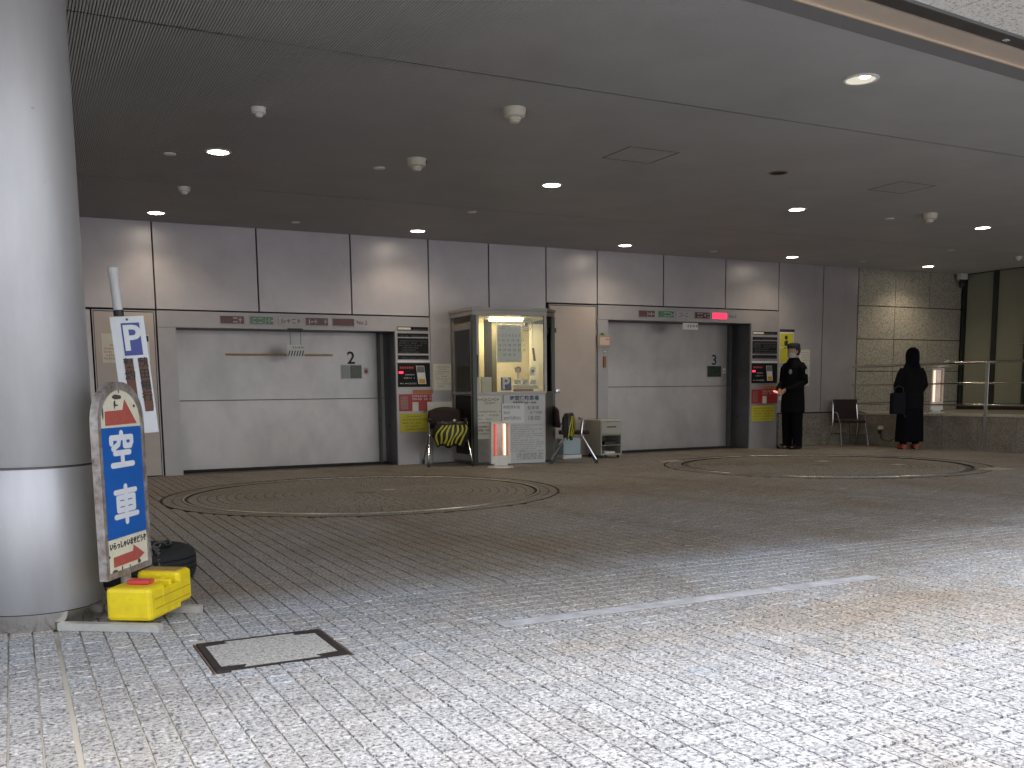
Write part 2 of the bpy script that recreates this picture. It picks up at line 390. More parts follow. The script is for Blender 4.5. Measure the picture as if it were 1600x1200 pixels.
# the 300 that show largest in the photo
cx_, cy_ = (setts[:, 0]+setts[:, 1])/2, (setts[:, 2]+setts[:, 3])/2
R3 = np.array([list(r_), list(d_), list(f_)])
pc = np.stack([cx_, cy_, -np.ones_like(cx_)], 1) @ R3.T
u_ = pc[:, 0]/pc[:, 2]*1512.35+800; v_ = pc[:, 1]/pc[:, 2]*1512.35+800.28
vis = (pc[:, 2] > 0) & (u_ > 0) & (u_ < 1600) & (v_ < 1198) & (v_ > 600)
score = np.where(vis, 1/pc[:, 2]**3, 0); order = np.argsort(-score); near = set(order[:300].tolist())
def sett_tris(S):
    n = len(S); h = .0006+rng.random(n)*.0014; c = .0022
    x0, x1, y0, y1 = S.T; j = (rng.random((n, 4))-.5)*.0026
    V = np.zeros((n, 8, 3)); F = np.array([(4, 5, 6, 7), (0, 1, 5, 4), (1, 2, 6, 5), (2, 3, 7, 6), (3, 0, 4, 7)])
    corners = [(x0, y0, 1, 1), (x1, y0, -1, 1), (x1, y1, -1, -1), (x0, y1, 1, -1)]
    for k, (x, y, a, b) in enumerate(corners):
        V[:, k, 0] = x+j[:, 0]*a*.4; V[:, k, 1] = y+j[:, 1]*.4; V[:, k, 2] = -.0092
        V[:, k+4, 0] = x+a*(c+j[:, k]); V[:, k+4, 1] = y+b*(c+j[:, (k+1) % 4]*1.2); V[:, k+4, 2] = h
    return V, F
def sett_mesh(name, V, F, tints):
    n = len(V); me = bpy.data.meshes.new(name); me.vertices.add(n*8); me.vertices.foreach_set('co', V.reshape(-1))
    FF = (np.arange(n)[:, None, None]*8+F[None]).reshape(-1); me.loops.add(len(FF)); me.loops.foreach_set('vertex_index', FF.astype(np.int32))
    nf = n*5; me.polygons.add(nf); me.polygons.foreach_set('loop_start', (np.arange(nf)*4).astype(np.int32)); me.polygons.foreach_set('loop_total', np.full(nf, 4, np.int32))
    me.polygons.foreach_set('use_smooth', [False]*nf); me.update(calc_edges=True)
    at = me.attributes.new('tint', 'FLOAT_COLOR', 'POINT'); c = np.ones((n*8, 4), np.float32); c[:, :3] = np.repeat(tints, 8, 0); at.data.foreach_set('color', c.reshape(-1))
    return me
def tints(n, cxs=None, cys=None):
    t = rng.normal(1.0, .045, (n, 1)).clip(.85, 1.13); warm = rng.normal(0, .018, (n, 1))
    return np.concatenate([t*(1+warm), t, t*(1-warm)], 1)
idx_far = np.array([i for i in range(len(setts)) if i not in near]); idx_near = np.array(sorted(near))
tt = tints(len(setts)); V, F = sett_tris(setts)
# traffic dirt in tracks and spills, and the brown-stained patch before the canopy
cxs, cys = cx_, cy_
brown = np.exp(-(((cxs-3.35)/.75)**2+((cys-3.12)/.2)**2)**2)*.62+np.exp(-(((cxs-2.1)/.5)**2+((cys-3.2)/.16)**2))*.5
tt *= 1-brown[:, None]*np.array([.12, .25, .40])
def track(x, w_=.13): return np.exp(-((x)/w_)**2)
for cxq, bend in ((3.15, .10), (9.4, -.16), (5.6, .3)):
    for sgn in (-.72, .72):
        d_q = cxs-(cxq+sgn+bend*(9.4-cys)+.05*np.sin(cys*1.7)); tt *= 1-(.16*track(d_q)*np.clip((cys-2.6)/2, 0, 1))[:, None]*np.array([.8, .95, 1.1])
for _ in range(26):   # spills and patches
    qx, qy, qr = rng.uniform(-1, 13), rng.uniform(1.8, 12), rng.uniform(.12, .6); q_ = rng.uniform(-.10, .16)
    tt *= 1-(q_*np.exp(-(((cxs-qx)/qr)**2+((cys-qy)/(qr*.6))**2)))[:, None]*np.array([.8, 1, 1.25])
under = np.clip((cys-4.45)/.5, 0, 1); tt *= 1-under[:, None]*np.array([.24, .33, .43])  # setts turn darker and browner from the canopy line inward
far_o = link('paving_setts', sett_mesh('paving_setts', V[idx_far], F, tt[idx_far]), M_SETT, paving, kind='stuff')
unit = {}
for k in range(8):   # eight shared shapes for the nearest setts
    Vk, _ = sett_tris(np.array([[-P/2+.0022, P/2-.0022, -P/2+.0022, P/2-.0022]])); unit[k] = sett_mesh('sett_%d' % k, Vk, F, np.ones((1, 3))*random.uniform(.88, 1.12)); unit[k].materials.append(M_SETT)
for i in idx_near:
    x0, x1, y0, y1 = setts[i]; o = link('paving_sett', unit[random.randrange(8)], None, paving)
    o.location = ((x0+x1)/2, (y0+y1)/2, random.uniform(-.0006, .0006)); o.scale = ((x1-x0)/(P-.0044), (y1-y0)/(P-.0044), 1)
# white line
wl = MB(); R = random.Random(3)
xs = [1.81+k*.1 for k in range(22)]
for a in xs: wl.box(a+.0003, a+.0997, 3.652-(a-1.81)*.016-.045, 3.652-(a-1.81)*.016+.045, .0030, .0052)
wl.build('painted_line', M_LINE, kind='structure')
# manhole
mh = thing('manhole_cover', 'rectangular access cover with dark iron frame and stone infill in the bright paving', 'manhole cover', (.85, 3.755, 0))
x0, x1, y0, y1 = -.25, .25, -.225, .225
fr = MB(); fr.box(x0, x1, y0, y0+.016, -.01, .004); fr.box(x0, x1, y1-.016, y1, -.01, .004); fr.box(x0, x0+.026, y0+.016, y1-.016, -.01, .004); fr.box(x1-.026, x1, y0+.016, y1-.016, -.01, .004)
fr.build('frame', M_IRON, mh)
for sx in (-1, 1):
    for sy in (-1, 1):
        a, b = sx*(.25-.026), sy*(.225-.016)
        MB().prism([(a, b), (a-sx*.075, b), (a-sx*.09, b-sy*.035), (a, b-sy*.045)] if sx*sy > 0 else [(a, b), (a, b-sy*.045), (a-sx*.09, b-sy*.035), (a-sx*.075, b)], -.008, .0042).build('corner_plate', M_IRON, mh)
MB().box(x0+.028, x1-.028, y0+.018, y1-.018, -.008, .0022).build('stone_infill', granite('infill_granite', (.43, .42, .40), (.16, .15, .14), (.6, .59, .56), 85, .6), mh)
for a in (-.262, .254): MB().box(a, a+.008, y0, y1, -.008, .002).build('edge_strip', M_RUST, mh)
# turntables
def turntable(t, label):
    cx, cy, r1, r2 = t
    th = thing('vehicle_turntable', label, 'turntable', (cx, cy, 0), 0, 'vehicle turntables in front of the lift doors')
    Vs = []; n = 0
    rows = int((r1-.03)/P)
    S = []
    for k in list(range(1, rows))+[100, 101]:
        ra = k*P+.012 if k < 100 else r1+.022+(k-100)*P
        rb = ra+P
        if k < 100 and rb > r1-.025: break
        cnt = max(6, round(2*math.pi*(ra+rb)/2/.095)); o_ = random.random()
        for q in range(cnt):
            a0 = (q+o_)/cnt*2*math.pi; a1 = (q+1+o_)/cnt*2*math.pi; g = .0035/ra; h = .0005+random.random()*.0016; c = .0035
            for z, ga, gr in ((-.007, g, .003), (h, g+c/ra, .003+c)):
                for rr, aa in ((ra+gr, a0+ga), (rb-gr, a0+ga), (rb-gr, a1-ga), (ra+gr, a1-ga)): Vs.append((rr*math.cos(aa), rr*math.sin(aa), z))
            n += 1
    Vs = np.array(Vs).reshape(n, 8, 3)
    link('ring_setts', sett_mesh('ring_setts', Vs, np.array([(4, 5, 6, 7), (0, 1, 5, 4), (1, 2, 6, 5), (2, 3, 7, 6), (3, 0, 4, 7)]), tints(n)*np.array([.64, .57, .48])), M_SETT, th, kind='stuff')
    def ring(name, ra, rb, z0, z1, m_):
        MB().lathe([(ra, z0), (ra, z1), (rb, z1), (rb, z0)], 128, cap=False).build(name, m_, th)
    ring('groove', r1-.024, r1-.001, -.02, .0028, M_GAP)
    MB().lathe([(r1, -.008), (r1, .005), (r1+.006, .009), (r1+.014, .009), (r1+.02, .005), (r1+.02, -.008)], 160, cap=False).build('steel_ring', mat('ring_steel', (.55, .52, .47), .34, 1, .2, 10), th)
    ring('outer_groove', r2, r2+.022, -.008, .0030, M_GAP)
    MB().lathe([(.085, -.007), (.085, .003), (.0, .004)], 24, cap=False).build('centre_cap', mat('cap_stone', (.16, .145, .12), .7), th)
    return th
tA = turntable(T1, 'round stone-paved turntable on the left, its steel rim glinting, nearest the column')
tB = turntable(T2, 'round stone-paved turntable on the right, in front of the guard')
for (x, y, w_, h_) in ((.35, .35, .11, .13), (.68, -.62, .1, .11)):
    MB().box(x, x+w_*1.6, y, y+h_, .0035, .0075).build('inspection_plate', mat('plate_stone', (.42, .39, .33), .6), tB)
MB().box(.22, .34, .05, .12, .0035, .0075).build('inspection_plate', MATS['plate_stone'], tA)
tag(MB().box(8.02, 8.36, 11.0, 11.16, .0030, .0075).build('floor_plate', MATS['plate_stone']), 'pale stone plate set in the floor left of the right-hand turntable', 'floor plate')
tag(MB().box(10.35, 10.72, 7.62, 7.86, .0030, .0075).build('floor_plate', MATS['plate_stone']), 'pale stone plate set in the floor at the near right edge of the right-hand turntable', 'floor plate')

# ================================================================== CEILING
ceil = MB(); ceil.prism([(-4.6, 3.52), (20, 5.85), (20, 13.6), (-4.6, 13.6)], 3.135, 3.5); ceilo = ceil.build('ceiling', M_BACK, kind='structure')
sl_ = MB(); x = -4.5
Vb = []
segs = [(4.36, 6.072), (6.088, 10.392), (10.408, 12.74)]
while x < 19.9:
    for a, b in segs:
        if a < 5: a = 4.25+.095*(x-3.96)+.06
        sl_.add([(x, a, 3.134), (x, a, 3.101), (x+.002, a, 3.0985), (x+.0095, a, 3.0985), (x+.0115, a, 3.101), (x+.0115, a, 3.134),
                 (x, b, 3.134), (x, b, 3.101), (x+.002, b, 3.0985), (x+.0095, b, 3.0985), (x+.0115, b, 3.101), (x+.0115, b, 3.134)],
                [(0, 1, 7, 6), (1, 2, 8, 7), (2, 3, 9, 8), (3, 4, 10, 9), (4, 5, 11, 10)])
    x += .0168
sl_.build('ceiling_slats', M_SLAT, ceilo, kind='stuff')
# front edge: slightly skewed shutter slot, fascia and granite soffit
A = math.atan(.095); uX = Vector((math.cos(A), math.sin(A), 0)); vY = Vector((-math.sin(A), math.cos(A), 0))
E0 = Vector((3.96, 4.25, 3.10))
def edgeT(s, t, z=0): return E0+uX*s+vY*t+Vector((0, 0, z))
def strip(name, s0, s1, t0, t1, z0, z1, m_, parent=None, **k):
    vs = [edgeT(s, t, z) for z in (z0, z1) for s, t in ((s0, t0), (s1, t0), (s1, t1), (s0, t1))]
    return MB().add(vs, [(0, 3, 2, 1), (4, 5, 6, 7), (0, 1, 5, 4), (1, 2, 6, 5), (2, 3, 7, 6), (3, 0, 4, 7)]).build(name, m_, parent, **k)
mat('grey_plate', (.22, .22, .22), .5, .2)
rail = thing('shutter_housing', 'long steel shutter slot with beige cover plate along the canopy edge, overhead on the right', 'shutter rail')
strip('edge_plate', -8.6, 14, -.027, .13, -.008, .35, MATS['grey_plate'], rail)
strip('lip', -8.6, 14, -.04, -.028, -.018, .05, M_BEIGEL, rail)
strip('cover_plate', -8.6, 14, -.205, -.042, -.006, .05, M_BEIGE, rail)
strip('slot', -8.6, 14, -.222, -.208, .03, .1, M_BACK, rail)
strip('guide_channel', -8.6, 14, -.326, -.224, -.008, .1, M_DKSTEEL, rail)
strip('outer_lip', -8.6, 14, -.338, -.328, -.014, .06, mat('grey_lip', (.2, .2, .2), .4, .5), rail)
txt('B', .065, M_SIGNW, rail, lambda x_, y_, z_=0: edgeT(1.56+y_, -.268+x_, -.0095-z_), 'letter')
SJ = .877
sof = thing('granite_soffit', 'speckled pale granite soffit slabs overhead in the top right corner', 'soffit')
for k in range(-12, 19):
    strip('soffit_slab', k*.72+SJ, k*.72+SJ+.711, -1.95, -.341, 0, .06, M_SOFG, sof)  # unseen front edge placed to set where shade starts on the paving
strip('backing', -8.7, 13.5, -1.95, -.36, .062, .30, M_DKSTEEL, sof)
# panel hatches
for (x, y, wd, dp, lb) in ((5.19, 7.5, .53, .46, 'square access hatch in the slatted ceiling, nearer the middle of the picture'), (8.55, 7.53, .52, .45, 'square access hatch in the slatted ceiling, further right above the second lift')):
    h = thing('ceiling_hatch', lb, 'ceiling hatch', (x, y, 3.098), 0, 'access hatches in the slatted ceiling')
    f = MB(); t = .012
    f.box(-wd/2, wd/2, -dp/2, -dp/2+t, -.003, .01); f.box(-wd/2, wd/2, dp/2-t, dp/2, -.003, .01); f.box(-wd/2, -wd/2+t, -dp/2+t, dp/2-t, -.003, .01); f.box(wd/2-t, wd/2, -dp/2+t, dp/2-t, -.003, .01)
    f.build('frame', mat('hatch_frame', (.17, .16, .15), .6), h)
# downlights
def downlight(loc, label, lit=True):
    d = thing('downlight', label, 'ceiling light', (loc[0], loc[1], 3.098), 0, 'round downlights recessed in the slatted ceiling')
    MB().lathe([(.112, .03), (.112, -.004), (.104, -.007), (.092, -.007), (.087, .0)], 36, cap=False).build('trim_ring', M_WHITE, d)
    MB().lathe([(.0, -.0025), (.09, -.0025)], 28, cap=False).build('lamp_disc', M_LAMP, d)
    l = bpy.data.lights.new('downlight_bulb', 'SPOT'); l.energy = LAMP_W; l.spot_size = math.radians(135); l.spot_blend = .8; l.shadow_soft_size = .07; l.color = (1, .84, .62)
    lo = bpy.data.objects.new('bulb', l); COL.objects.link(lo); lo.parent = d; lo.location = (0, 0, -.03)
    return d
L0 = [((1.75, 8.93), 'lit downlight nearest the big column, left of the picture'), ((1.64, 12.12), 'lit downlight by the back wall above the left service door'),
      ((5.08, 8.93), 'lit downlight in the middle of the ceiling above the first turntable'), ((4.88, 12.12), 'lit downlight by the back wall above the right end of lift door 2'),
      ((8.12, 12.12), 'lit downlight by the back wall above the middle service door'), ((8.41, 8.93), 'lit downlight in front of lift door 3, middle row'),
      ((11.34, 12.12), 'lit downlight by the back wall above the guard'), ((11.69, 8.93), 'lit downlight at the right of the middle row'),
      ((14.49, 12.12), 'lit downlight by the back wall above the granite wall')]
for p, lb in L0: downlight(p, lb)
# near lamp with white reflector and small bulb, and the empty socket ring
d = thing('downlight', 'largest and nearest downlight, broad white reflector with a small bright bulb, at upper right', 'ceiling light', (5.33, 5.075, 3.098), 0, 'round downlights recessed in the slatted ceiling')
MB().lathe([(.12, .03), (.12, -.005), (.112, -.008), (.1, -.008), (.096, .0)], 36, cap=False).build('trim_ring', M_WHITE, d)
MB().lathe([(0, -.003), (.1, -.003)], 36, cap=False).build('reflector', mat('emissive_reflector', (.8, .78, .66), .3, emit=(1, .93, .74), estr=.2), d)  # flat disc, weak emission stands in for bulb light on the reflector
MB().lathe([(0, -.008), (.03, -.007), (.034, -.003)], 20, c=(-.02, -.055, 0), cap=False).build('bulb', M_LAMP, d)
d = thing('unlit_downlight', 'empty unlit downlight ring, dark inside with a copper rim, right of the ceiling hatch', 'ceiling light', (6.84, 7.53, 3.098))
MB().lathe([(.078, .002), (.092, -.002), (.094, -.007), (.08, -.009), (.074, .002)], 28, cap=False).build('trim_ring', mat('copper_rim', (.35, .22, .15), .4, .4), d)
MB().lathe([(0, -.003), (.08, -.003)], 28, cap=False).build('recess', M_BLACK, d)
# smoke detectors
def detector(loc, s, label, m_):
    d = thing('smoke_detector', label, 'smoke detector', (loc[0], loc[1], 3.098), random.random()*3, 'detectors hanging from the slatted ceiling'); d.scale = (s, s, s)
    MB().lathe([(.0, 0), (.112, 0), (.115, -.012), (.102, -.075), (.075, -.09), (0, -.09)][::-1], 28, cap=False).build('base', m_, d)
    MB().lathe([(0, -.135), (.035, -.135), (.048, -.128), (.052, -.112), (.062, -.108), (.064, -.088)], 24, cap=False).build('sensor', m_, d)
    MB().box(-.006, .006, -.118, -.100, -.05, -.02).build('indicator', M_BLKP, d)
for loc, s, lb, m_ in [((3.49, 6.69), .78, 'biggest cream smoke detector, nearest, at the top middle of the picture', M_CREAM), ((3.41, 8.46), .8, 'cream smoke detector beside a small round cap, above the booth side of the first turntable', M_CREAM),
                       ((10.14, 8.49), .8, 'cream smoke detector far right, beside the downlight of the middle row', M_CREAM), ((1.77, 7.47), .5, 'small whitish detector above the column side, top left', M_WHITE),
                       ((1.71, 10.54), .55, 'small whitish detector behind the first left downlight', M_WHITE), ((14.81, 10.62), .5, 'small whitish detector at the far right edge of the picture', M_WHITE)]:
    detector(loc, s, lb, m_)
for k, (x, y) in enumerate([(3.22, 8.93), (4.96, 10.61), (3.26, 12.1), (9.95, 8.93), (13.11, 10.55), (12.85, 12.05), (9.73, 12.1), (1.38, 9.17)]):
    names = ['just left of the cream detector over the first turntable', 'between the two rows of downlights in the middle', 'near the back wall above the wooden batten', 'left of the far-right cream detector',
             'at the right between the lamp rows', 'near the back wall above the chair', 'near the back wall above lift door 3', 'left of the first downlight by the column']
    tag(MB().lathe([(0, -.012), (.05, -.01), (.058, 0)], 20, c=(x, y, 3.098), cap=False).build('sprinkler_cap', M_WHITE), 'small flat white sprinkler cap ' + names[k], 'sprinkler cap', 'sprinkler caps on the ceiling')

# ================================================================== BACK WALL
wall = thing('panel_wall', 'back wall clad in large grey metal panels with dark joints, behind the whole forecourt', 'wall')
def panel(x0, x1, z0, z1, m_=M_PANEL, parent=wall, y=WALL, name='wall_panel', g=.007, th=.03, tilt=.0012):
    a = random.uniform(-tilt, tilt); b = random.uniform(-tilt, tilt)
    mb = MB(); hx, hz = (x1-x0)/2-g, (z1-z0)/2-g
    vs = []
    for yy in (0, th):
        for sx, sz in ((-1, -1), (1, -1), (1, 1), (-1, 1)):
            e = .003 if yy == 0 else 0
            vs.append((sx*(hx-e), yy+sx*a+sz*b, sz*(hz-e)))
    vs2 = []
    mb.add(vs, [(0, 1, 2, 3), (7, 6, 5, 4), (0, 4, 5, 1), (1, 5, 6, 2), (2, 6, 7, 3), (3, 7, 4, 0)])
    o = mb.build(name, m_, parent); o.location = ((x0+x1)/2, y, (z0+z1)/2); return o
bk = MB()
for (x0, x1, z0, z1) in ((-4.6, .0, 0, 3.2), (.0, 1.66, 1.9, 3.2), (1.66, 5.28, 1.9, 3.2), (5.28, 7.17, 0, 3.2), (7.17, 8.04, 2.2, 3.2), (8.04, 11.65, 2.15, 3.2), (11.65, 13.5, .5, 3.2)):
    bk.box(x0, x1, WALL+.031, WALL+.1, z0, z1)
bk.box(1.66, 1.87, WALL+.031, WALL+.1, 0, 1.9); bk.box(4.76, 5.28, WALL+.031, WALL+.1, 0, 1.9); bk.box(8.04, 8.22, WALL+.031, WALL+.1, 0, 2.15); bk.box(11.04, 11.65, WALL+.031, WALL+.1, 0, 2.15)
bk.box(-4.6, 16.4, 13.5, 13.6, 0, 3.2)
bk.build('backing', M_GAP, wall)
for x0, x1 in ((-4.4, -3.2), (-3.2, -2.0), (-2.0, -.8), (-.8, .42)): panel(x0, x1, 2.05, 3.11); panel(x0, x1, 0, 2.05)
panel(.42, 1.66, 2.05, 3.11); panel(.42, .92, 0, 2.04)
for x0, x1 in ((1.66, 2.92), (2.92, 4.16), (4.16, 5.28)): panel(x0, x1, 2.05, 3.11)
for x0, x1 in ((5.28, 6.21), (6.21, 7.15)): panel(x0, x1, 0, 3.11)
panel(7.15, 8.04, 2.30, 3.11)
for x0, x1 in ((8.04, 9.27), (9.27, 10.51), (10.51, 11.65)): panel(x0, x1, 2.305, 3.11)
for x0, x1 in ((11.65, 12.66), (12.66, 13.49)): panel(x0, x1, .575, 3.11)

# ---- lift doors
def lift(label, x0, x1, xf0, xf1, zo, zh, mid, num, nx, door_x0):
    L = thing('car_lift', label, 'lift door', ((x0+x1)/2, WALL, 0), 0, 'car lifts in the back wall'); ox = (x0+x1)/2
    def b(name, a0, a1, y0, y1, z0, z1, m_, par=L, bev=0): return MB().box(a0-ox, a1-ox, y0-WALL, y1-WALL, z0, z1, bev=bev).build(name, m_, par)
    b('header', xf0+.006, xf1-.006, WALL-.012, WALL+.03, zo, zh-.006, M_PANEL2)
    b('left_frame', xf0+.006, x0, WALL-.012, WALL+.03, 0, zo-.004, M_PANEL2)
    b('right_jamb', x1-.004, x1+.02, WALL-.008, 13.2, 0, zo-.005, M_JAMB)
    b('left_jamb', x0-.02, x0, WALL+.032, 13.2, 0, zo-.004, M_JAMB)
    b('lintel', x0, x1, WALL+.032, 13.3, zo-.004, zo+.02, M_JAMB)
    b('upper_leaf', x0-.02, x1+.02, 13.2, 13.24, mid+.004, zo+.05, M_DOOR)
    b('lower_leaf', x0-.02, x1+.02, 13.195, 13.24, .028, mid-.004, M_DOOR)
    b('leaf_edge', x0-.02, x1+.02, 13.192, 13.2, mid-.012, mid-.004, M_PANEL2)
    b('guide_rail', x1-.10, x1-.075, 13.12, 13.19, 0, zo-.005, M_DKSTEEL)
    b('sill', x0, x1, 13.1, 13.26, -.005, .022, M_GAP)
    b('rear_closure', x0-.1, x1+.1, 13.26, 13.32, 0, zo+.1, M_GAP)
    T = planeT((nx-ox, 13.2-WALL, 0), (1, 0, 0), (0, 0, 1), (0, -1, 0))
    txt(num, .24, M_INK, L, lambda a, bb, c=0: T(a, bb+1.485, c+.001), 'number', bold=.004)
    f = slab('window', T, -.155, .155, 1.20, 1.40, .006, M_PANEL2, L)
    slab('pane', T, -.145 if num == '3' else -.02, .145, 1.21, 1.39, .002, M_GREENW, f, z0=.007)
    if num == '2': slab('pane', T, -.145, -.03, 1.21, 1.39, .002, mat('pale_green_window', (.24, .27, .24), .2), f, z0=.007)
    slab('sticker', T, .185, .245, 1.27, 1.35, .001, M_PAPERW if num == '3' else mat('faint_sticker', (.45, .36, .36), .6), L, z0=.001)
    MB().lathe([(.0, 0), (.014, 0), (.014, .004)], 14, c=(0, 0, 0), cap=False)
    slab('sticker_mark', T, .2, .23, 1.29, 1.32, .001, M_REDINK, L, z0=.0025)
    # keyhole
    o = b('keyhole', x1-.006, x1-.003, 13.0, 13.03, .5, .56, M_BLKP)
    return L, ox
la, oxa = lift('closed grey car lift marked 2, wooden batten and small striped plate hanging at its top', 1.88, 4.75, 1.66, 5.28, 1.84, 2.045, .93, '2', 4.27, 1.95)
lb, oxb = lift('closed grey car lift marked 3 with one red lit lamp above', 8.23, 11.03, 8.04, 11.65, 2.08, 2.30, 1.055, '3', 10.66, 8.5)
wT = wallT(WALL-.012)
for par, ox, xs, z0, z1, no, nox in ((la, oxa, (2.42, 2.79, 3.16, 3.52, 3.88), 1.895, 1.995, '2', 4.29), (lb, oxb, (8.79, 9.16, 9.51, 9.88, 10.23), 2.135, 2.235, '3', 10.66)):
    for k, x in enumerate(xs):
        T = lambda a, b_, c=0, x=x: Vector((x-ox+a, -.012-c, b_))
        f = slab('indicator_lamp', T, -.005, .305, z0-.005, z1+.005, .008, M_PANEL2, par)
        lens = [M_LENSR, M_LENSG, M_LENSW, M_LENSR, M_LENSR if no == '2' else M_GLOWR][k]
        slab('lens', T, .003, .297, z0+.003, z1-.003, .003, lens, f, z0=.009)
        if k in (0, 1, 2, 3): print_lines(T, .04, .27, (z0+z1)/2-.03, 1, .04, .06, [M_LENSW, M_PATCH, M_INKG, M_LENSW][k], par, z=.0128, seed=k+int(no)*7, ragged=False)
    txt('No.'+no, .075, M_INK, par, lambda a, b_, c=0: Vector((nox-ox+a, -.0125-c, (z0+z1)/2+b_)), 'lettering')
# striped hanging plate on lift 2, plain on lift 3
hp = thing('hanging_plate', 'small diagonally striped metal plate hanging on two rods under the header of lift 2', 'sign', (3.37, WALL-.03, 1.84))
for s in (-.07, .07): MB().tube([(s, 0, 0), (s, 0, -.2)], .004, 6).build('rod', M_DKSTEEL, hp)
MB().box(-.1, .1, -.008, .008, -.012, .012).build('bracket', M_BLKP, hp)
T = planeT((0, -.006, -.2), (1, 0, 0), (0, 0, 1), (0, -1, 0))
slab('plate', T, -.115, .1, -.15, .0, .004, mat('plate_grey', (.42, .42, .40), .4, .4), hp)
st = MB()
for k in range(6):
    x = -.11+k*.036; st.add([T(x, -.145, .005), T(x+.015, -.145, .005), T(x+.035, -.075, .005), T(x+.02, -.075, .005)], [(0, 1, 2, 3)])
st.build('stripes', M_INK, hp, kind='stuff')
print_lines(T, -.09, .08, -.05, 1, .04, .035, M_INKG, hp, z=.005, seed=2, ragged=False)
MB().box(-.5, -.29, .35, .355, -.36, -.22).build('reflected_plate', mat('faint_grey', (.30, .29, .30), .5), None) if False else None
hb = thing('hanging_plate', 'small white plate with lettering under the header of lift 3', 'sign', (9.78, WALL-.03, 2.075))
MB().box(-.15, .15, -.006, .006, -.12, -.015).build('plate', M_PAPERW, hb)
for s in (-.1, .1): MB().tube([(s, 0, 0), (s, 0, -.03)], .004, 6).build('rod', M_DKSTEEL, hb)
print_lines(lambda a, b_, c=0: Vector((a, -.006-c, b_)), -.12, .12, -.09, 1, .04, .05, M_INKG, hb, z=.001, seed=2, ragged=False)
wbat = tag(box('wooden_batten', (2.56, 4.0, 13.165, 13.192, 1.515, 1.54), M_WOOD), 'thin yellow-brown wooden batten across the upper leaf of lift door 2', 'batten')
# ---- operating panels
def op_panel(x0, x1, zt, label, dz):
    Lp = thing('lift_operating_panel', label, 'control panel', ((x0+x1)/2, WALL, 0), 0, 'operating panels beside the lift doors'); w2 = (x1-x0)/2
    T = lambda a, b_, c=0: Vector((a, -.02-c, b_))
    slab('column_plate', T, -w2+.006, w2-.006, .0, zt, .03, M_PANEL2, Lp, z0=-.03)
    tops = ((1.905, 1.855), (1.815, 1.765), (1.75, 1.54), (1.515, 1.46))
    for k, (a, b_) in enumerate(tops):
        s = slab('info_plate', T, -w2+.04, w2-.035, b_+dz, a+dz, .004, M_BLACK, Lp, z0=.001)
        if k == 0: slab('pale_label', T, -w2+.045, -.03, b_+dz+.01, a+dz-.01, .001, M_PAPER, s, z0=.006)
        print_lines(T, -w2+.06, w2-.06, a+dz-.045, 1 if k != 2 else 6, .031, .016, M_INKG, s, z=.0058, seed=k)
    m = slab('screen', T, -w2+.03, w2-.02, 1.08+dz*.3, 1.41+dz*.3, .005, M_BLACK, Lp, z0=.001)
    slab('slot_strip', T, -w2+.03, w2-.02, 1.42+dz*.3, 1.445+dz*.3, .005, M_SIGNW, Lp, z0=.001)
    for k in range(6): slab('red_digit', T, -w2+.06+k*.035, -w2+.085+k*.035, 1.33+dz*.3, 1.36+dz*.3, .001, M_REDINK, m, z0=.0065)
    slab('red_glow', T, -w2+.045, -w2+.11, 1.265+dz*.3, 1.295+dz*.3, .001, M_GLOWR, m, z0=.0065)
    print_lines(T, -w2+.12, -w2+.28, 1.24+dz*.3, 2, .045, .018, M_SIGNW, m, z=.0068, seed=9); print_lines(T, -w2+.06, -w2+.3, 1.12+dz*.3, 1, .045, .016, M_SIGNW, m, z=.0068, seed=5)
    cT = lambda a, b_, c=0: T(.11+a+b_*-.12, 1.25+dz*.3+b_, c)
    c = slab('card', cT, -.06, .06, -.13, .12, .003, M_PAPERW, m, z0=.008)
    slab('card_top', cT, -.055, .055, .03, .115, .001, M_INKG, c, z0=.0115); slab('card_tab', cT, -.045, .045, -.12, -.06, .001, mat('amber_print', (.62, .36, .03), .6), c, z0=.0115)
    r = slab('red_notice', T, -w2+.04, w2-.005, .745+dz*.2, .98+dz*.15, .004, M_RED, Lp, z0=.002)
    slab('orange_strip', T, -.02, w2+.02, .985+dz*.15, 1.04+dz*.15, .004, M_ORANGE, Lp, z0=.007)
    slab('window', T, -w2+.06, -w2+.17, .77+dz*.2, .95+dz*.15, .001, mat('pinkish_window', (.32, .12, .11), .3, 0, .5, 50), r, z0=.0065)
    slab('label', T, -.03, .06, .745+dz*.2, .87+dz*.15, .001, M_PAPER, r, z0=.0065)
    print_lines(T, -.03, w2-.03, .94+dz*.15, 2, .04, .026, M_SIGNW, r, z=.0068, seed=11, gap=.05, ragged=False)
    y = slab('yellow_notice', T, -w2+.045, w2-.06, .455, .715, .003, M_YNOTE, Lp, z0=.002)
    print_lines(T, -w2+.08, w2-.09, .66, 5, .045, .022, M_INK, y, z=.0055, seed=int(x0))
op_panel(4.75, 5.28, 1.84, 'black and red lift operating panel column between lift door 2 and the first folding chair', 0)
op_panel(11.04, 11.65, 2.08, 'black and red lift operating panel column between lift door 3 and the guard', .045)
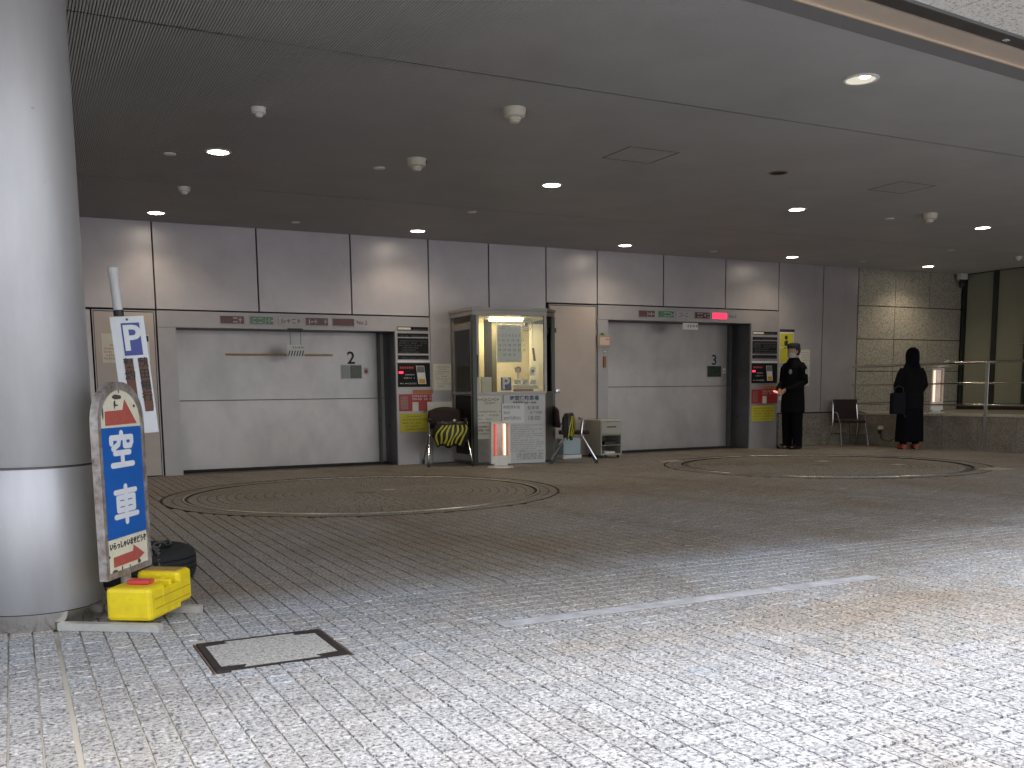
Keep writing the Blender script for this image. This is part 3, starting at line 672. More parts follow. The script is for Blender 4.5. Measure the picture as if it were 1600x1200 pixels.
# ---- service doors
def service_door(x0, x1, z1, label, hx, hz):
    ox = (x0+x1)/2; d = thing('service_door', label, 'door', (ox, WALL, 0), 0, 'flush service doors in the panel wall')
    MB().box(x0-ox+.02, x1-ox-.02, -.004, .03, .012, z1-.02).build('door_leaf', M_DOOR2, d)
    f = MB(); f.box(x0-ox, x0-ox+.012, -.012, .03, 0, z1); f.box(x1-ox-.012, x1-ox, -.012, .03, 0, z1); f.box(x0-ox+.012, x1-ox-.012, -.012, .03, z1-.012, z1)
    f.build('frame', M_PANEL2, d)
    MB().lathe([(.03, 0), (.03, -.01), (.022, -.014), (.018, -.05), (.034, -.055), (.034, -.075), (.0, -.08)], 16).build('knob', M_CHROME, d)
    k = [q for q in d.children if q.name.startswith('knob')][0]; k.rotation_euler = (-math.pi/2, 0, 0); k.location = (hx-ox, -.004, hz)
    for zz in (.25, z1-.25): MB().tube([(x1-ox-.006, -.018, zz-.05), (x1-ox-.006, -.018, zz+.05)], .008, 8).build('hinge', M_PANEL2, d)
    return d, ox
sd, oxs = service_door(7.19, 8.03, 2.285, 'tall flush pinkish-grey service door between the booth and lift 3', 7.30, 1.0)
MB().lathe([(.0, -.006), (.022, -.005), (.026, 0)], 16, c=(7.30-oxs, 0, 0), cap=False)
slab('lock_plate', lambda a, b_, c=0: Vector((7.295-oxs+a, -.005-c, 1.90+b_)), -.02, .02, -.035, .035, .004, M_DKSTEEL, sd)
bkl = MB().box(7.19, 8.03, WALL+.031, WALL+.06, 0, 2.3).build('closure', M_GAP, wall)
sd2, oxs2 = service_door(.93, 1.645, 2.035, 'flush grey service door at far left, behind the parking signs, with stickers on it', 1.02, 1.0)
sT = lambda a, b_, c=0: Vector((a-oxs2, -.005-c, b_))
s1 = slab('sticker', sT, 1.02, 1.19, 1.40, 1.75, .001, M_PAPER, sd2); print_lines(sT, 1.04, 1.17, 1.60, 5, .04, .022, M_REDINK, s1, seed=4)
s2 = slab('sticker', sT, 1.45, 1.56, 1.05, 1.74, .001, M_PAPERW, sd2); slab('black_band', sT, 1.455, 1.555, 1.66, 1.73, .001, M_INK, s2, z0=.0015); slab('yellow_band', sT, 1.455, 1.555, 1.06, 1.3, .001, mat('bright_yellow_print', (.7, .6, .05), .6), s2, z0=.0015)
slab('black_band', sT, 1.455, 1.555, 1.34, 1.42, .001, M_INK, s2, z0=.0015)
MB().box(.93, 1.65, WALL+.031, WALL+.06, 0, 2.05).build('closure', M_GAP, wall)
# notices on the wall
T = wallT(WALL-.002)
n1 = tag(slab('wall_notice', T, 5.32, 5.60, 1.03, 1.40, .002, M_PAPER), 'small white paper notice taped to the wall left of the booth', 'notice'); print_lines(T, 5.35, 5.57, 1.35, 9, .034, .018, M_INKG, n1, z=.003, seed=2)
n1b = tag(slab('wall_notice', T, 5.20, 5.58, .70, .87, .002, M_PAPER), 'pale board behind the back of the chair with the striped bag', 'notice'); n1b.location = (0, -.04, 0)
po = tag(slab('wall_poster', T, 11.69, 12.0, 1.43, 1.95, .002, M_PAPERW), 'yellow and white safety poster on the wall behind the guard', 'poster')
slab('dark_title', T, 11.69, 12.02, 1.955, 2.0, .002, M_INK, po, z0=.0); slab('yellow_field', T, 11.70, 11.99, 1.70, 1.93, .001, M_YSTR, po, z0=.003)
MB().prism([(11.70, 1.44), (11.88, 1.44), (11.93, 1.58), (11.86, 1.68), (11.70, 1.68)], .003, .004, T=lambda v: T(v[0], v[1], v[2])).build('yellow_shape', M_YSTR, po)
fg = MB(); cc = [(11.83+.035*math.cos(q*.52), 1.86+.035*math.sin(q*.52)) for q in range(12)]; fg.prism(cc, .0045, .0055, T=lambda v: T(*v)); fg.prism([(11.80, 1.72), (11.86, 1.72), (11.875, 1.80), (11.845, 1.82), (11.785, 1.79)], .0045, .0055, T=lambda v: T(*v)); fg.build('figure', M_INK, po)
n2 = tag(slab('wall_notice', T, 12.13, 12.38, 1.04, 1.66, .002, M_PAPER), 'tall pale notice on the wall at the guard\'s back', 'notice'); print_lines(T, 12.15, 12.36, 1.60, 12, .044, .02, M_INKG, n2, z=.003, seed=6)
n3 = tag(slab('wall_notice', T, 11.69, 11.84, .80, 1.35, .002, M_PAPERW), 'narrow white and red notice between the operating panel and the guard', 'notice'); print_lines(T, 11.70, 11.82, 1.3, 6, .05, .024, M_INKG, n3, z=.003, seed=7)
slab('red_mark', T, 11.71, 11.77, .93, 1.0, .001, M_REDINK, n3, z0=.003)
fb = thing('notice_box', 'small framed picture box on the frame left of lift door 3, green knob on top', 'box', (8.14, WALL-.02, 1.75))
MB().box(-.12, .12, -.03, .005, -.09, .09, bev=.004).build('frame', mat('beige_frame', (.36, .31, .24), .5), fb)
slab('picture', lambda a, b_, c=0: Vector((a, -.031-c, b_)), -.085, .085, -.06, .06, .002, mat('pinkish_print', (.62, .48, .42), .6), fb)
print_lines(lambda a, b_, c=0: Vector((a, -.033-c, b_)), -.05, .06, .01, 2, .04, .032, M_REDINK, fb, z=.001, seed=3)
MB().lathe([(0, .04), (.028, .03), (.03, .0)], 12, c=(-.02, -.01, .09), cap=False).build('green_knob', mat('green_plastic', (.05, .25, .1), .4), fb)
sh = thing('hanging_tag', 'brown wooden tag hanging from a white hook beside lift door 3', 'tag', (8.16, WALL-.02, 1.48))
MB().box(-.025, .025, -.012, 0, -.13, .04, bev=.004).build('tag_board', mat('brown_wood', (.26, .13, .06), .6), sh)
MB().tube([(0, -.006, .04), (0, -.006, .1)], .003, 6).build('cord', M_WHITE, sh); MB().lathe([(0, -.01), (.02, 0), (.0, .015)], 10, c=(0, -.01, .11)).build('hook', M_WHITE, sh)

# ================================================================== GRANITE CORNER, TERRACE, GLASS
gw = thing('granite_wall', 'brown speckled granite slab wall at right, behind the handrail', 'wall')
xs = [13.50, 14.42, 15.31, 16.19]; zs = [.56, .72, 1.29, 1.865, 2.45, 3.11]
MB().box(13.5, 16.3, WALL+.06, WALL+.2, 0, 3.2).build('backing', M_GAP, gw)
for a, b_ in zip(xs, xs[1:]):
    for c, e in zip(zs, zs[1:]): panel(a, b_, c, e, M_WALLG, gw, name='granite_slab', g=.004, th=.05)
pl = thing('granite_plinth', 'low dark granite retaining wall round the raised terrace, right', 'low wall')
PX = 13.33
MB().box(11.65, 13.30, WALL-.01, WALL+.2, 0, .56).build('core', M_GAP, pl)
MB().box(PX+.035, 17.9, -2, WALL+.05, .0, .54).build('terrace_core', M_GAP, pl)
for a, b_ in ((11.655, 12.67), (12.67, PX)): panel(a, b_, 0, .565, M_PLING, pl, y=WALL-.05, name='granite_slab', g=.003, th=.04)
yy = 12.70
while yy > 1:
    ly = .65; o = MB().box(PX, PX+.035, yy-ly+.003, yy-.003, 0, .53).build('granite_slab', M_PLING, pl)
    MB().box(PX-.012, PX+.33, yy-ly+.002, yy-.002, .53, .57, bev=.004).build('coping_stone', granite('coping', (.50, .46, .38), (.2, .18, .15), (.66, .62, .54), 75, .5) if 'coping' not in MATS else MATS['coping'], pl)
    yy -= ly
MB().box(PX+.332, 17.9, -2, WALL+.04, .55, .565).build('terrace_floor', mat('terrace_floor', (.32, .29, .24), .5, 0, .15, 6), pl)
# handrail
hr = thing('handrail', 'stainless three-bar handrail along the edge of the raised terrace', 'handrail', (PX+.03, 0, 0))
for z, r in ((1.365, .022), (1.045, .014), (.71, .014)):
    MB().tube([(0, WALL-.06, z), (0, 8, z), (0, 2, z)], r, 12).build('rail', M_STEEL, hr)
for y in (9.97, 7.1, 4.3): MB().box(-.052, -.036, y-.03, y+.03, .12, 1.37, bev=.004).build('post', M_STEEL, hr)
for y in (9.97, 7.1, 4.3):
    for z in (1.365, 1.045, .71): MB().tube([(0, y, z), (-.045, y, z)], .01, 8).build('bracket', M_STEEL, hr)
# glass wall
gl = thing('glass_wall', 'tall glazed wall with dark mullions at the far right, dim corridor behind', 'glass wall', (16.2, 0, 0))
ys = [12.68, 12.02, 11.38, 10.3, 9.2, 8.1, 7.0, 5.9, 4.8]
for k, y in enumerate(ys):
    wd = .05 if k != 1 else .09
    MB().box(-.04, .04, y-wd/2, y+wd/2, .566, 3.1).build('mullion', M_DKGRN, gl)
for a, b_ in zip(ys, ys[1:]):
    MB().box(-.006, .006, b_+.05, a-.05, .68, 3.08).build('glass_pane', M_GLASSD, gl)
MB().box(-.035, .035, 4.8, 12.65, .566, .675).build('bottom_rail', mat('black_rail', (.02, .02, .02), .4), gl); MB().box(-.03, .03, 4.8, 12.65, 3.08, 3.11).build('top_rail', M_DKGRN, gl)
MB().tube([(-.07, 11.5, 1.75), (-.07, 11.35, 1.75)], .012, 8).build('pull_handle', M_CHROME, gl)
cr = MB(); cr.box(17.9, 18.0, 1, 13.6, 0, 3.3); cr.box(16.3, 17.9, 12.9, 13.0, 0, 3.3)
tag(cr.build('corridor_wall', M_CORR), 'dim olive corridor wall seen through the glass at far right', 'wall')
dg = thing('corridor_door', 'plain olive door with a small white mark, seen through the glass at far right', 'door', (17.88, 11.6, .566))
MB().box(-.03, 0, -.5, .5, 0, 2.2).build('leaf', mat('olive_door', (.34, .34, .26), .5), dg); MB().box(-.04, -.031, -.32, -.18, 1.16, 1.19).build('door_mark', M_PAPER, dg)
# side wall to the left, out of frame, closing the bay
tag(MB().box(-4.7, -4.6, 4.3, 13.6, 0, 3.3).build('side_wall', M_PANEL), 'plain grey panel wall closing the bay beyond the column, out of view at left', 'wall')
# security camera at the granite corner
sc = thing('security_camera', 'small security camera on a white box at the top corner of the granite wall', 'camera', (16.02, 12.62, 3.098))
MB().box(-.09, .09, -.05, .05, -.11, 0, bev=.008).build('bracket_box', M_WHITE, sc); MB().lathe([(0, -.27), (.04, -.25), (.055, -.2), (.05, -.15), (.03, -.115)], 16, cap=False).build('dome', M_BLKP, sc)

# ================================================================== COLUMN
cl = thing('round_column', 'huge round silver metal-clad column at the left edge', 'column', (.05, 4.80, 0)); RC = .275
MB().lathe([(RC-.006, 0), (RC-.006, .076)], 96, cap=False).build('steel_skirt', M_STEEL, cl)
MB().lathe([(RC-.012, .07), (RC-.012, 3.4)], 96, cap=False).build('core', M_GAP, cl)
for k, (a, b_) in enumerate(((.080, .698), (.708, 3.3))):
    MB().lathe([(RC-.01, a), (RC-.002, a), (RC, a+.003), (RC, b_-.003), (RC-.002, b_), (RC-.01, b_)], 96, cap=False).build('cladding', M_COLM, cl)
MB().lathe([(RC-.007, .694), (RC-.007, .712)], 96, cap=False).build('seam', M_DKSTEEL, cl)

# ================================================================== TALL SIGN with weight and bars
u2 = Vector((.53, .85, 0)).normalized(); n2v = Vector((u2.y, -u2.x, 0))
sg = thing('standing_sign', 'arched blue and white pavement sign reading 空車, old aluminium frame, leaning beside the column', 'sign')
O = Vector((.312, 4.402, 0))
def sT(a, b_, c=0): return O+u2*a+Vector((0, 0, b_))+n2v*c
def arch(w0, w1, z0, zs_, zt, n=18):
    cx = (w0+w1)/2; hw = (w1-w0)/2
    pts = [(w0, z0), (w1, z0), (w1, zs_)]
    for k in range(1, n): q = math.pi*k/n; pts.append((cx+hw*math.cos(q), zs_+(zt-zs_)*math.sin(q)**.85))
    return pts+[(w0, zs_)]
SW, Z0, ZS, ZT = .42, .215, .87, 1.062
def extrude_ring(outer, inner, c0, c1, T):
    n = len(outer); mb = MB(); vs = [T(x, y, c) for c in (c0, c1) for x, y in outer]+[T(x, y, c) for c in (c0, c1) for x, y in inner]
    fs = []
    for i in range(n):
        j = (i+1) % n
        fs += [(i, j, n+j, n+i), (2*n+j, 2*n+i, 3*n+i, 3*n+j), (n+i, n+j, 3*n+j, 3*n+i), (j, i, 2*n+i, 2*n+j)]
    return mb.add(vs, fs)
o_ = arch(0, SW, Z0, ZS, ZT); i_ = arch(.026, SW-.026, Z0+.026, ZS, ZT-.034)
extrude_ring(o_, i_, -.030, .006, sT).build('frame', M_SIGNF, sg)
MB().prism(arch(.024, SW-.024, Z0+.024, ZS, ZT-.032), -.026, -.001, T=lambda v: sT(*v)).build('cream_board', M_SIGNC, sg)
bl = MB().prism([(.027, .385), (SW-.027, .385), (SW-.027, .865), (.027, .865)], .0, .0016, T=lambda v: sT(*v)).build('blue_panel', M_BLUE, sg)
def strokes(name, segs, cx, cz, w_, h_, th, m_, par):
    """rounded brush strokes lying flat on the sign; points in a unit square"""
    mb = MB(); zoff = .0018
    for seg in segs:
        for (x0, y0), (x1, y1) in zip(seg, seg[1:]):
            ax, ay, bx_, by_ = x0*w_, y0*h_, x1*w_, y1*h_; a = math.atan2(by_-ay, bx_-ax); poly = []
            for k in range(9): q = a+math.pi/2+math.pi*k/8; poly.append((cx+ax+th*math.cos(q)*1.12, cz+ay+th*math.sin(q)*.8))
            for k in range(9): q = a-math.pi/2+math.pi*k/8; poly.append((cx+bx_+th*math.cos(q)*1.12, cz+by_+th*math.sin(q)*.8))
            mb.prism(poly, zoff-.0004, zoff, T=lambda v: sT(*v)); zoff += .00012
    return mb.build(name, m_, par, kind='stuff')
strokes('character', [[(0, .5), (0, .38)], [(-.42, .2), (-.42, .36), (.42, .36), (.42, .2)], [(-.1, .3), (-.14, .16), (-.36, .04)], [(.12, .3), (.12, .1), (.36, .1)], [(-.3, -.1), (.3, -.1)], [(0, -.1), (0, -.46)], [(-.42, -.46), (.42, -.46)]], .205, .768, .22, .145, .0155, M_SIGNW, sg)
strokes('character', [[(-.42, .36), (.42, .36)], [(0, .5), (0, -.52)], [(-.33, .2), (.33, .2), (.33, -.16), (-.33, -.16), (-.33, .2)], [(-.3, .02), (.3, .02)], [(-.45, -.33), (.45, -.33)]], .215, .527, .22, .155, .0145, M_SIGNW, sg)
txt('いらっしゃいませどうぞ', .031, M_INK, sg, lambda a, b_, c=0: sT(.215+a, .352+b_*1.1, .0012+c), 'lettering', bold=.0006)
def arrow(name, z, h, tipx, up=False):
    MB().prism([(.075, z), (.255, z-.004), (.355, z-.006), (.345, z+h*.35), (.265, z+h), (.25, z+h*.55), (.075, z+h*.5)], .0, .0014, T=lambda v: sT(*v)).build(name, M_PINKR, sg)
MB().prism([(.075, .875), (.36, .878), (.255, .985), (.235, .94), (.075, .935)], .0, .0014, T=lambda v: sT(*v)).build('red_arrow', M_PINKR, sg)
MB().prism([(.075, .262), (.30, .262), (.36, .282), (.262, .335), (.255, .308), (.075, .306)], .0, .0014, T=lambda v: sT(*v)).build('red_arrow', M_PINKR, sg)
pm = MB()  # flaked paint marks
for (a, b_, w_, h_) in ((.12, .985, .12, .022), (.155, .945, .02, .04), (.05, .90, .014, .06), (.33, .945, .022, .02), (.20, 1.01, .012, .022), (.15, .955, .05, .012), (.03, .305, .02, .016), (.14, .238, .012, .022), (.21, .242, .016, .012), (.285, .238, .04, .03), (.05, .24, .06, .012)):
    R = random.Random(int(a*1000)); k = 7
    pm.prism([(a+w_/2+w_/2*math.cos(q*6.283/k)*R.uniform(.5, 1.1), b_+h_/2+h_/2*math.sin(q*6.283/k)*R.uniform(.5, 1.1)) for q in range(k)], .0, .0012, T=lambda v: sT(*v))
pm.build('flaked_paint', mat('flaked', (.07, .055, .045), .8), sg, kind='stuff')
pq = sT(.20, 0, -.014)
MB().tube([pq+Vector((0, 0, .06)), pq+Vector((0, 0, Z0+.01))], .022, 12).build('post', M_SIGNF, sg)
# foot bars
e1 = Vector((.38, -.26, 0)).normalized()
def bar(center, half, name='foot_bar'):
    c = Vector(center); n_ = Vector((-e1.y, e1.x, 0)); mb = MB()
    vs = [c+e1*(a*half)+n_*(b_*.02)+Vector((0, 0, z)) for z in (.002, .034) for a, b_ in ((-1, -1), (1, -1), (1, 1), (-1, 1))]
    mb.add(vs, [(0, 3, 2, 1), (4, 5, 6, 7), (0, 1, 5, 4), (1, 2, 6, 5), (2, 3, 7, 6), (3, 0, 4, 7)]); return mb.build(name, mat('galvanised_bar', (.50, .48, .45), .5, .3, .15, 20), sg)
bar((.315, 4.405, 0), .23); bar((.53, 4.70, 0), .23)
# yellow weight
yw = thing('sign_weight', 'bright yellow plastic water weight with handle and red cap, on the foot of the sign', 'weight', (.418, 4.435, .036))
ya = math.atan2(.83, .56); yw.rotation_euler = (0, 0, ya)     # local x runs back along the weight, y to the left
W_ = .118
def yprof(x0, x1, z1, name, m_, zb=0, wd=W_, bev=.016, par=yw): 
    return MB().box(x0, x1, -wd, wd, zb, z1, bev=bev).build(name, m_, par)
bm_ = MB(); bm_.box(-.06, .085, -.11, .095, .0, .145, bev=.018); bm_.box(.07, .225, -.11, .095, .004, .112, bev=.01); bm_.box(.21, .34, -.11, .095, .02, .170, bev=.018)
bm_.box(.05, .30, -.112, -.096, .03, .125, bev=.006)
yb = bm_.build('tank', M_YEL, yw)
MB().box(.135, .160, -.105, .09, .10, .150, bev=.008).build('handle', M_YEL, yw); MB().box(.10, .225, -.04, -.01, .128, .148, bev=.008).build('handle', M_YEL, yw)
MB().box(.225, .325, -.09, .08, .1702, .1712).build('dusty_top', M_YELD, yw); MB().box(.09, .133, -.088, .08, .1122, .1132).build('dusty_recess', M_YELD, yw); MB().box(.162, .208, -.088, .08, .1122, .1132).build('dusty_recess', M_YELD, yw)
rb = MB(); rb.box(.02, .085, -.06, .04, .146, .164, bev=.005); rb.build('red_cap', M_REDP, yw)
for z in (.048, .09): MB().box(-.02, .31, -.1135, -.1095, z, z+.004).build('groove', mat('yellow_groove_shade', (.45, .32, .01), .6), yw)  # darker yellow strips stand in for the shade in moulded grooves
# tyre with chain and the P sign
ty = thing('old_tyre', 'black car tyre lying flat behind the yellow weight', 'tyre', (.585, 5.62, 0))
pf = [(.15, .02), (.16, .0), (.25, .0), (.275, .012), (.285, .045), (.2855, .056), (.273, .059), (.273, .064), (.2855, .067), (.2865, .086), (.274, .089), (.274, .094), (.2865, .097), (.2855, .116), (.274, .119), (.274, .123), (.284, .126), (.283, .132), (.272, .155), (.24, .172), (.19, .178), (.155, .165), (.148, .15), (.15, .02)]
MB().lathe(pf, 64, cap=False).build('rubber', M_RUB, ty)
MB().lathe([(.0, .03), (.13, .03), (.15, .05), (.15, .12)], 32, cap=False).build('concrete_core', mat('concrete', (.08, .08, .075), .9, 0, .3, 20), ty)
ch = thing('chain', 'rusty grey chain draped over the tyre behind the sign', 'chain', (.585, 5.62, .18))
R = random.Random(5); lk = MB()
def link_(p, ang, tilt):
    pts = []
    for k in range(12):
        q = 2*math.pi*k/12; x = .017*math.cos(q)*1.5; y = .013*math.sin(q)
        v = Vector((x, y*math.cos(tilt), y*math.sin(tilt))); v = Matrix.Rotation(ang, 3, 'Z') @ v; pts.append(Vector(p)+v)
    lk.tube(pts, .0045, 5, closed=True)
path = [(-.14, -.05), (-.08, .02), (-.02, -.04), (.04, .0), (.10, .03), (.15, -.02)]
def lerp_path(path, step):
    out = []
    for a, b_ in zip(path, path[1:]):
        L_ = math.hypot(b_[0]-a[0], b_[1]-a[1]); k = max(1, int(L_/step))
        for i in range(k): out.append((a[0]+(b_[0]-a[0])*i/k, a[1]+(b_[1]-a[1])*i/k, math.atan2(b_[1]-a[1], b_[0]-a[0])))
    return out
for i, (x, y, a) in enumerate(lerp_path(path, .026)): link_((x, y-.12, .008+R.random()*.02), a+R.uniform(-.3, .3), (i % 2)*1.4)
for i in range(7): link_((.02+R.uniform(-.006, .006), -.19-i*.012, .008-i*.006-(i > 4)*.02*(i-4)), math.pi/2, (i % 2)*1.4); link_((.05+R.uniform(-.006, .006), -.19-i*.012, .008-i*.006-(i > 4)*.02*(i-4)), math.pi/2, ((i+1) % 2)*1.4)
lk.build('links', mat('chain_steel', (.26, .24, .22), .4, .7, .4, 60), ch)
tag(MB().add(*(lambda b_: (b_.v, b_.f))(MB().box(.575, .615, 5.42, 5.45, .19, .215, bev=.006))).build('padlock', mat('brass_padlock', (.45, .38, .3), .4, .6)), 'small dull padlock lying on the chain on the tyre', 'padlock')
ps = thing('parking_sign', 'white P parking board with brown vertical characters on a leaning post in the tyre', 'sign', (.655, 5.55, 0))
lean = math.radians(-4.2); ps.rotation_euler = (0, lean, 0)
MB().tube([(-.045, .02, .03), (.01, .02, 1.42)], .016, 10).build('post', M_SIGNF, ps)
def psT(a, b_, c=0): return Vector((.022+a, -.004-c, b_))
pb = MB(); pb.box(-.063, .107, -.004, .002, .80, 1.42, bev=.0025); pb.build('board', M_SIGNW, ps)
pt = thing  # noqa
bq = MB().prism([(-.034, 1.215), (.058, 1.215), (.058, 1.385), (-.034, 1.385)], .001, .002, T=lambda v: psT(*v)).build('blue_square', M_NAVY, ps)
txt('P', .185, M_SIGNW, ps, lambda a, b_, c=0: psT(.012+a, 1.30+b_, .0024+c), 'letter', bold=.004)
MB().prism([(-.042, .88), (.003, .88), (.003, 1.20), (-.042, 1.20)], .001, .002, T=lambda v: psT(*v)).build('brown_strip', M_TAPE, ps)
MB().prism([(.031, .915), (.072, .915), (.076, .94), (.076, 1.20), (.027, 1.20)], .001, .002, T=lambda v: psT(*v)).build('brown_strip', M_TAPE, ps)
for k, c_ in enumerate('契約'): txt(c_, .056, M_INK, ps, lambda a, b_, c=0, k=k: psT(-.02+a, 1.172-k*.062+b_, .0024+c), 'character', bold=.0012)
for k, c_ in enumerate('秋田銀行'): txt(c_, .054, M_INK, ps, lambda a, b_, c=0, k=k: psT(.052+a, 1.172-k*.06+b_, .0024+c), 'character', bold=.0012)
MB().lathe([(.0, .004), (.006, .003), (.007, 0)], 10).build('bolt', M_DKSTEEL, ps); bo = [q for q in COL.objects if q.name.startswith('bolt')][0]; bo.rotation_euler = (math.pi/2, 0, 0); bo.location = (.022, -.005, 1.403)
MB().tube([(-.012, .02, 1.425), (-.012, .02, 1.455)], .026, 14).build('black_tape', M_BLKP, ps)
MB().lathe([(.024, 1.455), (.025, 1.64), (.028, 1.645), (.028, 1.672), (.02, 1.68), (0, 1.681)], 16, c=(-.012, .02, 0), cap=False).build('white_cap_tube', mat('translucent_white', (.62, .62, .62), .3), ps)

# ================================================================== BOOTH
bo_ = thing('attendant_booth', 'glazed grey attendant booth with lit yellow interior standing against the back wall', 'booth')
A_, B_, C_, D_, E_ = (5.60, 12.0), (6.64, 11.88), (6.86, 12.05), (6.93, 12.74), (5.60, 12.74)
def face(a, b_): return planeT((a[0], a[1], 0), (b_[0]-a[0], b_[1]-a[1], 0), (0, 0, 1))
def L2(a, b_): return math.hypot(a[0]-b_[0], a[1]-b_[1])
FT = face(A_, B_)      # local z out? u x v = outward (right-handed: u=+x, v=+z -> -y)
FL = L2(A_, B_)
slab('lower_wall', FT, 0, FL, .04, .97, .03, M_BOOTHF, bo_, z0=-.03); slab('lower_wall', face(B_, C_), 0, L2(B_, C_), .04, .97, .03, M_BOOTHF, bo_, z0=-.03); slab('lower_wall', face(C_, D_), 0, L2(C_, D_), .04, .97, .03, M_BOOTHF, bo_, z0=-.03)
ins = .02
MB().prism([(A_[0]-.01, A_[1]-.02), (B_[0]+.005, B_[1]-.02), (C_[0]+.02, C_[1]), (D_[0]+.02, D_[1]), (E_[0]-.01, E_[1])], .97, 1.0).build('sill', M_BOOTHF, bo_)
MB().prism([(A_[0]+ins, A_[1]+ins), (B_[0]-.01, B_[1]+ins), (C_[0]-ins, C_[1]+.01), (D_[0]-ins, D_[1]), (E_[0]+ins, E_[1])], 0, .06).build('base', M_DKSTEEL, bo_)
MB().prism([(A_[0]-.02, A_[1]-.03), (B_[0]+.01, B_[1]-.03), (C_[0]+.03, C_[1]), (D_[0]+.03, D_[1]), (E_[0]-.02, E_[1])], 2.03, 2.09).build('roof_fascia', M_BOOTHF, bo_)
MB().prism([(A_[0]-.03, A_[1]-.045), (B_[0]+.015, B_[1]-.045), (C_[0]+.045, C_[1]), (D_[0]+.045, D_[1]), (E_[0]-.03, E_[1])], 2.092, 2.13).build('roof', M_BOOTHF, bo_)
for p, m_, r in ((A_, M_BOOTHD, .035), (B_, M_BOOTHF, .02), (C_, M_BOOTHD, .025), (D_, M_BOOTHF, .02), (E_, M_BOOTHF, .02)):
    px, py = p; MB().box(px-r+.012*(px < 6), px+r, py-r+.01, min(py+r, 12.745), 0 if m_ is M_BOOTHD else 1.0, 2.03).build('corner_post', m_, bo_)
slab('window_frame', FT, .04, .075, 1.0, 2.03, .025, M_BOOTHF, bo_, z0=-.01)
slab('window_pane', FT, .075, FL-.02, 1.0, 2.03, .004, M_GLASS, bo_, z0=-.012)
slab('window_pane', face(B_, C_), .02, L2(B_, C_)-.02, 1.0, 2.03, .004, M_GLASS, bo_, z0=-.012)
slab('window_pane', face(C_, D_), .02, L2(C_, D_)-.02, 1.0, 2.03, .004, M_GLASS, bo_, z0=-.012)
ST = face(E_, A_)       # left side, outward -x
SL = L2(E_, A_)
bd = slab('side_door', ST, .05, .10, .05, 1.93, .02, M_BOOTHF, bo_, z0=-.02); slab('door_rail', ST, .10, SL-.05, 1.85, 1.93, .02, M_BOOTHF, bd, z0=-.02); slab('door_rail', ST, .10, SL-.05, .05, .14, .02, M_BOOTHF, bd, z0=-.02)
slab('door_stile', ST, SL-.11, SL-.05, .14, 1.85, .02, M_BOOTHF, bd, z0=-.02); slab('door_glass', ST, .10, SL-.11, .95, 1.85, .004, M_GLASS, bd, z0=-.012); slab('door_panel', ST, .10, SL-.11, .14, .95, .004, M_BLACK, bd, z0=-.012)
slab('transom_glass', ST, .03, SL-.04, 1.95, 2.03, .004, M_GLASS, bo_, z0=-.012)
MB().box(5.62, 6.90, 12.70, 12.735, .06, 2.03).build('inner_wall', mat('booth_cream', (.56, .52, .40), .7, 0, .1, 3), bo_)
MB().box(5.80, 5.90, 12.30, 12.69, 1.0, 2.02).build('inner_cabinet', M_BOOTHI, bo_)
MB().box(5.63, 5.80, 12.66, 12.69, .9, 2.02).build('yellow_board', mat('yellow_board', (.62, .45, .12), .7), bo_)
MB().box(6.00, 6.07, 12.25, 12.69, 1.0, 2.0).build('dark_pillar', mat('dark_olive', (.06, .055, .03), .7), bo_)
MB().prism([(5.64, 12.05), (6.60, 11.94), (6.80, 12.09), (6.83, 12.3), (5.64, 12.3)], .93, .965).build('counter', M_DKSTEEL, bo_)
MB().box(6.62, 6.84, 12.28, 12.30, 1.0, 1.95).build('curtain', mat('curtain_white', (.72, .70, .62), .8), bo_)
MB().prism([(5.62, 12.03), (6.62, 11.91), (6.83, 12.07), (6.9, 12.7), (5.62, 12.7)], 2.015, 2.028).build('booth_ceiling', M_BOOTHI, bo_)
slab('hanging_bracket', FT, .02, .06, 1.2, 1.5, .02, M_BLKP, bo_, z0=.0)
# things in or on the booth
tl = thing('fluorescent_lamp', 'glowing yellow-white ceiling lamp inside the booth', 'lamp')
MB().tube([FT(.28, 1.985, -.15), FT(.78, 1.985, -.15)], .022, 12).build('tube', M_TUBE, tl); MB().tube([FT(.22, 2.0, -.15), FT(.28, 2.0, -.15)], .015, 8).build('holder', M_WHITE, tl)
al = bpy.data.lights.new('booth_light', 'AREA'); al.shape = 'RECTANGLE'; al.size = .5; al.size_y = .06; al.energy = 5; al.color = (1, .80, .46)
ao = bpy.data.objects.new('booth_light', al); COL.objects.link(ao); ao.parent = tl; ao.location = FT(.52, 1.955, -.16)
cal = thing('calendar', 'large white month calendar hanging inside the booth window', 'calendar'); cT = lambda a, b_, c=0: FT(.345+a+(1.92-b_-1.0)*0, b_, -.02+c)
slab('sheet', cT, 0, .36, 1.40, 1.92, .002, M_PAPERW, cal)
for r in range(5):
    txt('  '.join('%d' % (r*7+k+1) for k in range(7) if r*7+k < 31), .046, M_INKG, cal, lambda a, b_, c=0, r=r: cT(.18+a, 1.76-r*.065+b_, .003+c), 'dates')
print_lines(cT, .04, .2, 1.88, 2, .03, .018, M_INKG, cal, z=.0025, seed=3); print_lines(cT, .1, .28, 1.42, 1, .03, .014, M_INKG, cal, z=.0025, seed=8)
fn = thing('wall_fan', 'round grey fan at the top right inside the booth window', 'fan'); fT = lambda a, b_, c=0: FT(.80+a, 1.92+b_, -.09+c)
for rr in (.09, .06, .03): MB().tube([fT(rr*math.cos(q*.2618), rr*math.sin(q*.2618), 0) for q in range(24)], .004, 5, closed=True).build('guard_ring', M_DKSTEEL, fn)
